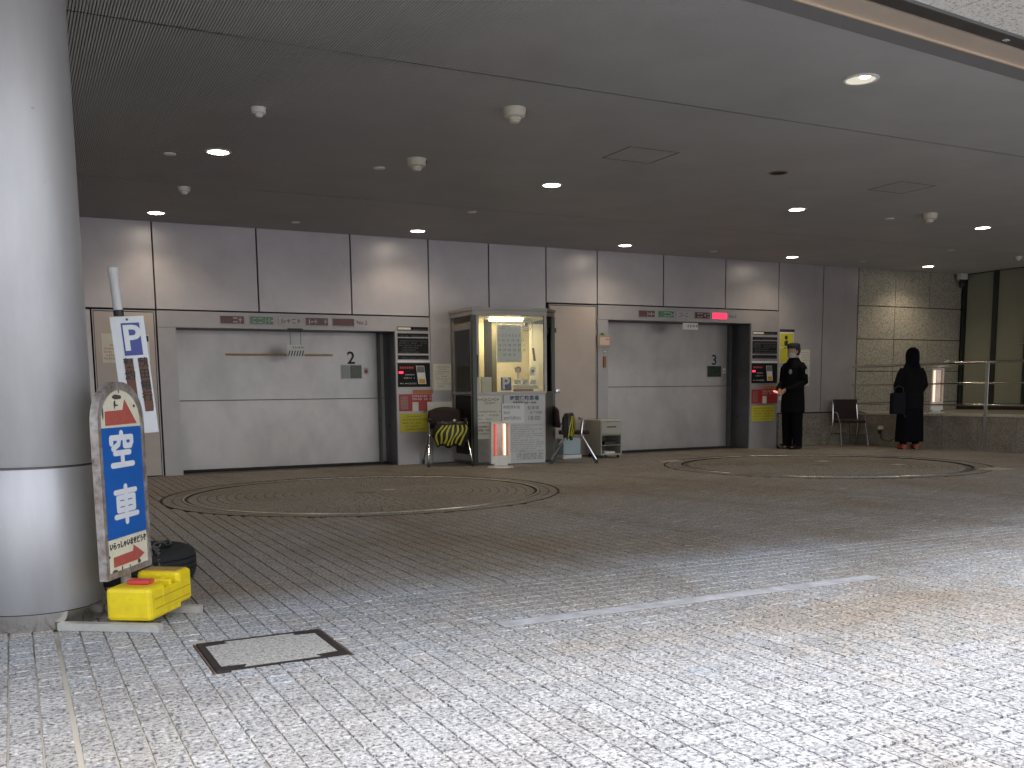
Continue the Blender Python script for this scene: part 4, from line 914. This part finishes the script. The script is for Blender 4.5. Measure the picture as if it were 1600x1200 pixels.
for q in range(4):
    a0 = q*math.pi/2; MB().add([fT(.012*math.cos(a0), .012*math.sin(a0), -.01), fT(.08*math.cos(a0+.1), .08*math.sin(a0+.1), -.02), fT(.08*math.cos(a0+.9), .08*math.sin(a0+.9), -.005), fT(.012*math.cos(a0+1.2), .012*math.sin(a0+1.2), -.01)], [(0, 1, 2, 3)]).build('blade', M_LENSW, fn)
MB().tube([fT(0, 0, -.02), fT(0, 0, .005)], .018, 10).build('hub', M_BLKP, fn)
pg = thing('parking_plate', 'small blue P plate standing on the sill inside the booth window', 'sign'); qT = lambda a, b_, c=0: FT(.40+a, 1.015+b_, -.035+c)
slab('plate', qT, 0, .15, 0, .18, .004, M_NAVY, pg); txt('P', .22, M_SIGNW, pg, lambda a, b_, c=0: qT(.07+a, .09+b_, .0045+c), 'letter', bold=.006)
rs = thing('round_table_sign', 'small round white sign on a thin stand inside the booth window', 'sign'); rT = lambda a, b_, c=0: FT(.66+a, 1.0+b_, -.05+c)
MB().prism([(.05*math.cos(q*.4), .30+.05*math.sin(q*.4)) for q in range(16)], 0, .006, T=lambda v: rT(*v)).build('disc', mat('pinkish_white', (.62, .50, .46), .6), rs)
MB().tube([rT(.035*math.cos(q*.4), .30+.035*math.sin(q*.4), .007) for q in range(16)], .004, 5, closed=True).build('red_ring', M_REDINK, rs); MB().tube([rT(0, 0, 0), rT(0, .25, 0)], .008, 8).build('stem', mat('pinkish_white', (.62, .50, .46), .6), rs)
for k in range(3):
    o = slab('figurine_block', FT, .60+k*.115, .69+k*.115, 1.10, 1.165, .02, M_PAPERW, None, z0=-.06); tag(o, ['left', 'middle', 'right'][k] + ' one of three small white calendar blocks in the booth window', 'desk block', 'white blocks in the booth window'); print_lines(FT, .61+k*.115, .68+k*.115, 1.135, 2, .028, .018, M_INK, o, z=-.038, seed=k)
tr = tag(slab('desk_tray', FT, .58, .95, 1.035, 1.085, .06, M_PAPERW, None, z0=-.09), 'white tray with an orange front on the booth counter', 'tray'); slab('orange_front', FT, .60, .88, 1.002, 1.033, .05, M_ORANGE, tr, z0=-.085)
tag(slab('paper_box', FT, .13, .27, 1.0, 1.20, .05, M_PAPER, None, z0=-.1), 'plain pale paper box inside the booth window at left', 'box')
MB2 = slab('photo_frame', FT, .84, .92, 1.22, 1.34, .006, M_PAPERW, None, z0=-.06); tag(MB2, 'small framed mark hanging right of the round sign in the booth', 'frame'); slab('dark_mark', FT, .865, .9, 1.26, 1.30, .002, M_INKG, MB2, z0=-.053)
tag(MB().tube([FT(.90, 1.95, -.1), FT(.905, 1.62, -.1)], .003, 5).add(*(lambda b_: (b_.v, b_.f))(MB().tube([FT(.905, 1.60, -.1), FT(.93, 1.42, -.1)], .018, 8))).build('hanging_keys', mat('olive_grey', (.12, .10, .08), .6)), 'dark bundle hanging on a string in the right of the booth window', 'keys')
# notices on the booth front
nb = tag(slab('booth_notice', FT, -.02, .385, .36, .945, .003, M_PAPER, None, z0=.004), 'tall cream paper notice on the left of the booth front', 'notice')
print_lines(FT, .02, .34, .88, 1, .05, .03, M_INK, nb, z=.008, seed=12, gap=.02, ragged=False); print_lines(FT, .09, .28, .835, 1, .05, .028, M_INK, nb, z=.008, seed=13, gap=.02, ragged=False)
print_lines(FT, .01, .35, .72, 7, .05, .022, M_INK, nb, z=.008, seed=14); print_lines(FT, .01, .33, .515, 2, .05, .02, M_REDINK, nb, z=.008, seed=15)
mbd = tag(slab('tariff_board', FT, .42, 1.03, .01, .955, .004, mat('board_white', (.60, .60, .60), .6), None, z0=.012), 'large white parking tariff board covering the right of the booth front', 'notice board')
BT = lambda a, b_, c=0: FT(.725+a, b_, .0165+c)
txt('時間貸駐車場', .072, M_INKB, mbd, lambda a, b_, c=0: BT(a, .905+b_, c), bold=.0015)
txt('営業時間 8:00〜18:00', .038, M_INK, mbd, lambda a, b_, c=0: BT(a, .845+b_, c), bold=.0008)
txt('駐車場', .058, M_INKG, mbd, lambda a, b_, c=0: BT(.13+a, .77+b_, c)); txt('終了時間', .046, M_INKG, mbd, lambda a, b_, c=0: BT(.17+a, .705+b_, c)); txt('18:00', .088, M_INKG, mbd, lambda a, b_, c=0: BT(.14+a, .63+b_, c))
print_lines(BT, -.27, .27, .53, 13, .030, .015, M_INKG, mbd, z=.0005, seed=20)
print_lines(BT, -.12, -.0, .17, 1, .03, .017, M_INK, mbd, z=.0005, seed=21)
gx = MB()
for r in range(4):
    gx.add([BT(-.12, .15-r*.03, .0008), BT(.27, .15-r*.03, .0008), BT(.27, .153-r*.03, .0008), BT(-.12, .153-r*.03, .0008)], [(0, 1, 2, 3)])
for c_ in range(8):
    gx.add([BT(-.12+c_*.0555, .06, .0008), BT(-.117+c_*.0555, .06, .0008), BT(-.117+c_*.0555, .153, .0008), BT(-.12+c_*.0555, .153, .0008)], [(0, 1, 2, 3)])
gx.build('table_grid', M_INKG, mbd, kind='stuff'); print_lines(BT, -.11, .26, .128, 3, .03, .016, M_INK, mbd, z=.0006, seed=23)
pn = tag(slab('price_note', FT, .39, .72, .565, .84, .002, M_PAPERW, None, z0=.019), 'small white price sheet stuck over the left of the tariff board', 'notice')
for k, s in enumerate(('時間貸料金', '30分', '300円(税込)')): txt(s, .05, M_INKG, pn, lambda a, b_, c=0, k=k: FT(.41+a, .785-k*.075+b_, .0215+c), ax='LEFT')

# ================================================================== HEATERS
def heater(name, label, loc, rz, h, w_, floor_z=0):
    t = thing(name, label, 'heater', (loc[0], loc[1], floor_z), rz)
    MB().lathe([(0, .03), (.02, .028), (w_*.62, .012), (w_*.66, .0), (0, 0)][::-1], 28, cap=False).build('base', M_WHITE, t)
    MB().box(-w_*.35, w_*.35, -.03, .03, .02, .06, bev=.01).build('foot', M_WHITE, t)
    b0 = .04; fr_ = MB(); hw = w_/2; zb = .04+h*.18; zt = h-.035
    fr_.box(-hw, hw, -.045, .045, .05, zb); fr_.box(-hw, hw, -.045, .045, zt, h-.012, bev=.004); fr_.box(-hw, -hw+.02, -.045, .045, zb, zt); fr_.box(hw-.02, hw, -.045, .045, zb, zt); fr_.box(-hw+.02, hw-.02, .035, .045, zb, zt)
    fr_.build('housing', M_WHITE, t)
    MB().box(-hw+.021, hw-.021, .02, .034, zb, zt).build('reflector', M_HEATR, t)
    for s in ((-1, 1) if name != 'tall_heater' else (-1,)): MB().tube([(s*hw*.45, -.0, zb+.01), (s*hw*.45, 0, zt-.01)], .016, 10).build('element', M_HEAT if (s > 0 or name == 'tall_heater') else mat('red_element', (.6, .1, .1), .4, emit=(1, .15, .12), estr=.2), t)
    g = MB()
    for k in range(7): x = -hw+.03+k*(w_-.06)/6; g.tube([(x, -.04, zb), (x, -.04, zt)], .0016, 4)
    g.build('grille', M_CHROME, t)
    return t
heater('electric_heater', 'white electric heater with two glowing tubes standing in front of the booth', (5.76, 11.55), math.radians(-12), .62, .27)
h2 = heater('tall_heater', 'tall white heater with a glowing tube on the raised terrace, right of the woman', (13.62, 11.12), math.radians(-38), .74, .19, .57)
MB().box(-.05, .16, -.04, .04, .755, .77, rz=0).build('top_handle', M_WHITE, h2); MB().tube([(.0, 0, .74), (.09, 0, .80), (.17, 0, .86)], [.02, .028, .008], 8).build('head', M_WHITE, h2)

# ================================================================== CHAIRS
def nest_chair(label, loc, rz, arms=True):
    t = thing('caster_chair', label, 'chair', (loc[0], loc[1], 0), rz, 'caster chairs beside the booth')
    # faces -y (towards the street)
    n = 9; mb = MB(); vs = []; fs = []
    for k in range(n):
        a = -1+2*k/(n-1); x = .235*a; yb = .20-.04*(1-a*a)*-1
        for z, o2 in ((.50, 0), (.60, .01), (.72, .02), (.80-.05*a*a, .035)): vs.append((x*(1-.06*(z > .7)), .19+.05*(1-a*a)+o2, z))
    for k in range(n-1):
        for j in range(3): fs.append((k*4+j, (k+1)*4+j, (k+1)*4+j+1, k*4+j+1))
    mb.add(vs, fs, 0, True); b = mb.build('backrest', M_LEATH, t); md = b.modifiers.new('th', 'SOLIDIFY'); md.thickness = .03
    s = MB().box(-.23, .23, -.21, .22, .40, .45, bev=.02).build('seat', M_LEATH, t)
    for sx in (-1, 1):
        MB().tube([(sx*.24, -.06, .62), (sx*.265, -.12, .60), (sx*.25, -.10, .44), (sx*.26, -.10, .40), (sx*.30, -.30, .06)], .013, 8).build('leg', M_CHROME, t)
        MB().tube([(sx*.245, .2, .55), (sx*.25, .05, .44), (sx*.27, .20, .25), (sx*.30, .32, .06)], .013, 8).build('leg', M_CHROME, t)
        if arms: MB().box(sx*.25-.02, sx*.25+.02, -.12, .18, .62, .645, bev=.008).build('armrest', M_BLKP, t)
        for y in (-.30, .32): MB().tube([(sx*.30-.014, y, .03), (sx*.30+.014, y, .03)], .03, 12).build('caster', M_BLKP, t)
    MB().tube([(-.25, .05, .40), (.25, .05, .40)], .012, 8).build('cross_bar', M_CHROME, t)
    return t
nest_chair('brown-backed chair on casters left of the booth, piled with a yellow and black striped bag', (5.32, 12.30), math.radians(-16))
nest_chair('chair on casters right of the booth seen from the side, striped cover on its seat', (7.02, 11.74), math.radians(60), False)
def striped(label, loc, rz, L_, H_, D_, name='striped_bag', slump=.0):
    t = thing(name, label, 'bag', loc, rz, 'yellow and black striped bags on the chairs')
    def surf(u, v, e=0):     # u across -1..1, v 0 top ..1 bottom: bulging front
        q = (1-(u*.95)**2)**.5; x = L_*u*(.75+.25*math.sin(math.pi*min(1, v*1.1)))
        z = H_*(1-v)+.02*math.sin(u*7)*v; y = -D_*(.35+.65*math.sin(math.pi*(.15+.75*v)))*q - e
        return (x, y, z)
    n, k = 20, 12; mb = MB(); vs = [surf(-1+2*i/n, j/k) for i in range(n+1) for j in range(k+1)]
    mb.add(vs, [(i*(k+1)+j, i*(k+1)+j+1, (i+1)*(k+1)+j+1, (i+1)*(k+1)+j) for i in range(n) for j in range(k)], 0, True); o = mb.build('bag_body', M_BLKP, t)
    o.modifiers.new('s', 'SOLIDIFY').thickness = .02; o.modifiers['s'].offset = 0
    q_ = MB(); loft(q_, [(0, .0, .01, L_*.7, D_*.5), (0, .01, H_*.4, L_*.85, D_*.7), (0, .01, H_*.8, L_*.7, D_*.6), (0, .01, H_*.98, L_*.4, D_*.3)]); q_.build('filling', M_BLKP, t)
    for q in range(7):
        st = MB(); u0 = -.85+q*.25; vs = []
        for j in range(7):
            v = .12+.8*j/6; u = u0-.55*(v-.5)+.05*math.sin(v*9+q)
            vs += [surf(max(-.97, min(.97, u)), v, .016), surf(max(-.97, min(.97, u+.11)), v, .016)]
        st.add(vs, [(j*2, j*2+2, j*2+3, j*2+1) for j in range(6)], 0, True); st.build('stripe', M_YSTR, t)
    return t
striped('lumpy black and yellow striped bag on the chair left of the booth', (5.30, 12.13, .27), math.radians(-16), .25, .33, .14)
striped('yellow and black striped cover slung over the chair right of the booth', (6.84, 11.62, .34), math.radians(38), .11, .36, .10)
js = MB(); R = random.Random(8)
for k in range(9): js.tube([(R.uniform(-.15, .16), R.uniform(-.1, .05), R.uniform(0, .05)) for _ in range(3)], .009, 6)
js.lathe([(0, -.025), (.022, 0), (0, .025)], 10, c=(.05, -.1, .06)); js.lathe([(0, -.02), (.018, 0), (0, .02)], 10, c=(-.13, -.1, .04)); 
t = thing('clutter', 'tangle of black straps with a shiny white knob on the left striped bag', 'straps', (5.30, 12.13, .56), -.25); js.build('strap', mat('strap_dark', (.10, .10, .10), .35, .3), t)
MB().lathe([(0, -.025), (.024, 0), (0, .025)], 12, c=(.03, -.12, .06)).build('knob', M_WHITE, t)
# steel stacking chair at right
rc = thing('stacking_chair', 'black chair with thin chrome legs standing by the granite plinth', 'chair', (12.92, 12.33, 0), math.radians(-22))
MB().box(-.22, .22, .17, .20, .46, .80, bev=.012).build('backrest', M_LEATH, rc); MB().box(-.21, .21, -.2, .2, .40, .44, bev=.012).build('seat', M_LEATH, rc)
for s in (-1, 1):
    MB().tube([(s*.22, -.16, .40), (s*.23, -.22, .2), (s*.24, -.27, .005)], .011, 8).build('leg', M_CHROME, rc)
    MB().tube([(s*.21, .19, .78), (s*.225, .14, .42), (s*.24, .18, .2), (s*.25, .25, .005)], .011, 8).build('leg', M_CHROME, rc)
    MB().tube([(s*.225, .1, .58), (s*.245, -.08, .57), (s*.235, -.17, .40)], .010, 8).build('arm_tube', M_CHROME, rc)
MB().tube([(-.23, -.23, .22), (.23, -.23, .22)], .008, 8).build('stretcher', M_CHROME, rc); MB().tube([(-.24, .18, .2), (.24, .18, .2)], .008, 8).build('stretcher', M_CHROME, rc)
# ================================================================== CABINET
cb = thing('drawer_cabinet', 'grey office pedestal with one drawer above an open shelf, left of lift 3', 'cabinet', (7.92, 12.38, 0), math.radians(-8))
w2, dp, h = .17, .27, .565
c_ = MB(); c_.box(-w2, -w2+.015, -dp, dp, .05, h-.02); c_.box(w2-.015, w2, -dp, dp, .05, h-.02); c_.box(-w2+.015, w2-.015, dp-.015, dp, .05, h-.02); c_.box(-w2+.015, w2-.015, -dp, dp-.015, .05, .068); c_.box(-w2+.015, w2-.015, -dp, dp-.015, .34, .352); c_.box(-w2+.015, w2-.015, -dp+.03, dp-.015, .19, .198)
c_.build('carcass', M_GREYB, cb); MB().box(-w2-.004, w2+.004, -dp-.006, dp+.004, h-.02, h, bev=.003).build('top', mat('cab_top', (.52, .49, .42), .4), cb)
dr = MB().box(-w2+.016, w2-.016, -dp-.008, -dp+.02, .358, h-.026, bev=.003).build('drawer', M_GREYB, cb); MB().box(-.075, .075, -dp-.016, -dp-.008, .455, .475, bev=.003).build('handle', M_DKSTEEL, dr)
for sx in (-1, 1):
    for sy in (-1, 1): MB().tube([(sx*(w2-.04)-.012, sy*(dp-.05), .025), (sx*(w2-.04)+.012, sy*(dp-.05), .025)], .025, 12).build('caster', M_BLKP, cb)
tag(MB().box(7.80, 8.02, 12.16, 12.4, .20, .25, bev=.01).build('folder_stack', M_BLKP), 'dark folded cloth on the inner shelf of the pedestal cabinet', 'folder')
tag(MB().box(7.78, 7.96, 12.13, 12.4, .07, .10, bev=.004).build('paper_stack', M_PAPERW), 'white papers lying at the bottom of the pedestal cabinet', 'papers')
bx = thing('storage_crate', 'pale blue plastic crate on the floor behind the side-on chair', 'crate', (7.38, 12.5, 0))
MB().box(-.15, .15, -.1, .1, .06, .30, bev=.012).build('crate_body', M_LBLUE, bx); MB().box(-.16, .16, -.11, .11, .0, .055, bev=.01).build('lid', M_PAPERW, bx)

# ================================================================== PEOPLE
def remesh(mb, name, mt, parent, vox=.012, smooth=6, sub=None):
    me = mb.mesh(name); o = link(name, me, None, parent)
    r = o.modifiers.new('r', 'REMESH'); r.mode = 'VOXEL'; r.voxel_size = vox; r.use_smooth_shade = True
    s = o.modifiers.new('s', 'SMOOTH'); s.iterations = smooth; s.factor = .5
    dg = bpy.context.evaluated_depsgraph_get(); m2 = bpy.data.meshes.new_from_object(o.evaluated_get(dg)); o.modifiers.clear(); o.data = m2; m2.materials.clear(); m2.materials.append(mt)
    for p in m2.polygons: p.use_smooth = True
    return o
def head(mb, c, s=1.0):     # faces -y
    x, y, z = c
    loft(mb, [(x, y+.0, z-.115*s, .02, .03), (x, y-.005, z-.10*s, .045*s, .058*s), (x, y-.003, z-.06*s, .062*s, .078*s), (x, y, z-.01*s, .072*s, .09*s), (x, y+.005, z+.04*s, .076*s, .095*s), (x, y+.006, z+.08*s, .066*s, .082*s), (x, y+.006, z+.108*s, .038*s, .05*s), (x, y+.006, z+.118*s, .01, .012)])
    mb.tube([(x, y-.085*s, z+.02*s), (x, y-.104*s, z-.022*s), (x, y-.09*s, z-.03*s)], [.009, .013, .010], 8)
    for sx in (-1, 1): mb.tube([(x+sx*.073*s, y+.01, z+.025*s), (x+sx*.08*s, y+.012, z), (x+sx*.073*s, y+.005, z-.03*s)], [.007, .011, .006], 8)
    mb.tube([(x-.02, y-.082*s, z-.055*s), (x+.02, y-.082*s, z-.055*s)], .008, 6)
def hand(mb, w, d, side):   # wrist position, direction of fingers
    w = Vector(w); d = Vector(d).normalized(); a = d.cross(Vector((0, 0, 1))).normalized()*side; b = a.cross(d).normalized()
    mb.tube([w, w+d*.035, w+d*.08], [.026, .034, .030], 10)
    for k, ln in enumerate((.058, .068, .063, .050)):
        o = w+d*.075+a*(.028-.0185*k)
        mb.tube([o, o+d*ln*.5-b*.006, o+d*ln*.85-b*.026], [.0095, .009, .007], 6)
    mb.tube([w+d*.02+a*.03, w+d*.05+a*.05-b*.01, w+d*.08+a*.048-b*.02], [.012, .011, .008], 6)
# guard, faces -y locally, rotated to look left
gd = thing('person', 'guard in black coat, dark cap and white mask holding a red baton', 'person', (11.54, 12.24, 0), math.radians(-88))
b = MB()
head(b, (0, -.02, 1.60)); loft(b, [(0, .0, .80, .14, .10), (0, 0, 1.0, .15, .105), (0, 0, 1.25, .15, .10), (0, .0, 1.36, .13, .085), (0, .0, 1.40, .10, .075), (0, 0, 1.45, .08, .07), (0, -.005, 1.52, .055, .06)])
hands = {}
for s in (-1, 1):
    sh_, el, wr = Vector((s*.13, 0, 1.36)), Vector((s*.212, .0, 1.11)), Vector((s*.055, -.222, .975))
    b.tube([sh_, el, Vector((s*.165, -.11, 1.015)), wr], [.04, .034, .03, .026], 10); hand(b, wr, (-s*.5, -.35, -.55), s)
    b.tube([(s*.085, 0, .88), (s*.095, -.005, .48), (s*.10, .01, .07)], [.085, .058, .04], 12); b.tube([(s*.10, .04, .045), (s*.105, -.06, .04), (s*.11, -.15, .03)], [.04, .042, .03], 10)
remesh(b, 'body', M_SKIN, gd, .009, 2)
c = MB()
loft(c, [(0, .0, .60, .19, .165), (0, .0, .75, .19, .16), (0, .0, .98, .175, .145), (0, 0, 1.2, .185, .145), (0, .0, 1.34, .19, .125), (0, .005, 1.42, .13, .10), (0, .0, 1.475, .085, .085), (0, -.0, 1.50, .078, .08)])
for s in (-1, 1): c.tube([(s*.13, 0, 1.395), (s*.185, 0, 1.32), (s*.222, .005, 1.10), (s*.17, -.11, 1.01), (s*.065, -.215, .98)], [.06, .068, .058, .052, .042], 12)
remesh(c, 'coat', M_CLOTH, gd, .012, 4)
t_ = MB(); loft(t_, [(0, 0, .60, .17, .12), (0, 0, .80, .18, .13), (0, 0, .95, .17, .12)])
for s in (-1, 1): t_.tube([(s*.085, 0, .8), (s*.10, -.005, .45), (s*.105, .01, .05)], [.10, .082, .072], 14)
remesh(t_, 'trousers', M_CLOTH2, gd, .012, 3)
for s in (-1, 1):
    q = MB(); q.tube([(s*.105, .07, .045), (s*.11, -.03, .045), (s*.12, -.13, .035), (s*.122, -.175, .028)], [.045, .05, .044, .026], 12); remesh(q, 'shoe', mat('black_shoe', (.008, .008, .008), .3), gd, .008, 2)
q = MB(); q.lathe([(.092, 1.645), (.096, 1.675), (.098, 1.70), (.085, 1.728), (.05, 1.742), (0, 1.746)], 20, c=(0, -.01, 0), cap=False); q.prism([(-.075, -.09), (.075, -.09), (.06, -.16), (.0, -.178), (-.06, -.16)], 1.655, 1.665); q.build('cap', M_CAP, gd)
q = MB(); loft(q, [(0, -.035, 1.50, .052, .055), (0, -.037, 1.53, .064, .07), (0, -.036, 1.565, .066, .076), (0, -.03, 1.59, .06, .078)]); q.build('mask', mat('mask_white', (.55, .54, .53), .8), gd)
q = MB(); loft(q, [(0, .012, 1.54, .066, .07), (0, .012, 1.60, .082, .092), (0, .006, 1.66, .085, .098)]); q.build('hair', M_CAP, gd)
q = MB()
q.prism([(.035*math.cos(k*.4), .045*math.sin(k*.4)) for k in range(16)], 0, .004, T=lambda v: Vector((.255+v[2]+.012, v[0]-.0, 1.27+v[1]))); q.build('sleeve_patch', M_PATCH, gd)
q = MB(); q.prism([(.03*math.cos(k*.4), .04*math.sin(k*.4)) for k in range(16)], 0, .004, T=lambda v: Vector((.09+v[0], -.142-v[2]-.01, 1.27+v[1]))); q.build('badge', M_PATCH, gd)
bt = thing('signal_baton', 'short red light baton held in the guard\'s hands', 'baton', (11.54, 12.24, 0), math.radians(-88))
MB().tube([(-.05, -.27, .93), (-.13, -.31, .96)], .016, 10).build('light_tube', mat('baton_glow', (.7, .2, .2), .4, emit=(1, .25, .22), estr=.5), bt); MB().tube([(-.05, -.27, .93), (.04, -.25, .90)], .013, 10).build('grip', M_BLKP, bt)
gd.scale = (1.1, 1.1, 1.0)
# woman from behind, faces +y away from us
wm = thing('person', 'woman from behind in long black clothes and hood with orange-red shoes', 'person', (12.87, 11.0, 0), math.radians(180-24))
b = MB(); head(b, (0, -.01, 1.48), .97); loft(b, [(0, 0, .75, .16, .11), (0, 0, 1.0, .13, .10), (0, 0, 1.2, .14, .10), (0, 0, 1.28, .12, .08), (0, 0, 1.34, .07, .06), (0, 0, 1.40, .05, .05)])
for s in (-1, 1):
    wr = Vector((s*.09, -.24, 1.10)); b.tube([(s*.12, 0, 1.26), (s*.20, -.02, 1.0), (s*.17, -.14, 1.0), wr], [.04, .034, .03, .026], 10); hand(b, wr, (-s*.6, -.5, .1), s)
    b.tube([(s*.085, 0, .8), (s*.085, 0, .45), (s*.10, .01, .06)], [.08, .055, .034], 12); b.tube([(s*.10, .04, .04), (s*.105, -.08, .03), (s*.11, -.15, .026)], [.034, .036, .022], 10)
remesh(b, 'body', M_SKIN, wm, .009, 2)
c = MB(); loft(c, [(0, .0, .64, .205, .16), (0, .0, .80, .205, .17), (0, .01, .98, .19, .165), (0, .01, 1.14, .195, .155), (0, .01, 1.24, .175, .14), (0, .01, 1.33, .125, .12), (0, .01, 1.40, .10, .11)])
for s in (-1, 1): c.tube([(s*.12, 0, 1.28), (s*.165, -.0, 1.19), (s*.215, -.01, 1.02), (s*.19, -.06, .93), (s*.17, -.14, 1.0), (s*.10, -.22, 1.09)], [.07, .075, .07, .062, .056, .05], 12)
remesh(c, 'jacket', M_CLOTH, wm, .012, 4)
c = MB(); loft(c, [(0, .0, .125, .225, .18), (0, .0, .15, .225, .18), (0, .0, .5, .212, .17), (0, .0, .70, .20, .16), (0, 0, .8, .18, .14)]); remesh(c, 'long_skirt', M_CLOTH2, wm, .014, 3)
for s in (-1, 1): MB().tube([(s*.095, .0, .25), (s*.10, .01, .085)], [.062, .052], 12).build('trouser_leg', M_CLOTH2, wm)
c = MB(); loft(c, [(0, .03, 1.22, .15, .10), (0, .03, 1.30, .115, .115), (0, .025, 1.38, .098, .118), (0, .01, 1.46, .105, .125), (0, .01, 1.54, .102, .12), (0, .012, 1.60, .075, .092), (0, .012, 1.628, .03, .04)]); remesh(c, 'hood', M_CLOTH2, wm, .012, 3)
for s in (-1, 1):
    q = MB(); q.tube([(s*.10, .07, .045), (s*.105, -.02, .048), (s*.112, -.12, .04), (s*.115, -.165, .03)], [.042, .046, .042, .024], 12); remesh(q, 'shoe', M_ORSHOE, wm, .008, 2)
    MB().tube([(s*.10, .065, .012), (s*.115, -.16, .012)], .012, 6).build('sole', M_WHITE, wm)
hb_ = thing('handbag', 'black handbag hanging at the left elbow of the woman in black', 'bag', (12.56, 11.0, .57), math.radians(-20))
MB().add(*(lambda v: (v.v, v.f))(MB().box(-.10, .13, -.06, .06, 0, .34, bev=.025))).build('bag_body', mat('bag_black', (.006, .007, .012), .8, spec=.2), hb_)
MB().tube([(-.06, 0, .33), (-.04, 0, .42), (.04, 0, .45), (.10, 0, .42), (.11, 0, .33)], .008, 8).build('handle', M_BLKP, hb_); MB().tube([(.10, -.03, .02), (.13, -.05, -.06), (.15, -.02, -.02)], .006, 6).build('strap', M_BLKP, hb_)
# socket and cord on the plinth
sk = thing('wall_socket', 'grey socket box with plug on the granite plinth between the chair and the woman', 'socket', (13.322, 11.98, .30))
MB().box(-.03, .006, -.05, .05, -.02, .04, bev=.005).build('box', M_WHITE, sk); MB().box(-.05, -.03, -.03, .03, -.09, -.03, bev=.005).build('plug', M_BLKP, sk)
tag(MB().tube([(13.285, 11.98, .24), (13.27, 11.93, .12), (13.27, 11.75, .08), (13.27, 11.5, .22), (13.28, 11.3, .42), (13.30, 11.22, .585), (13.5, 11.15, .585)], .006, 6).build('power_cord', M_BLKP), 'thin dark cord looping from the socket along the plinth to the terrace heater', 'cord')
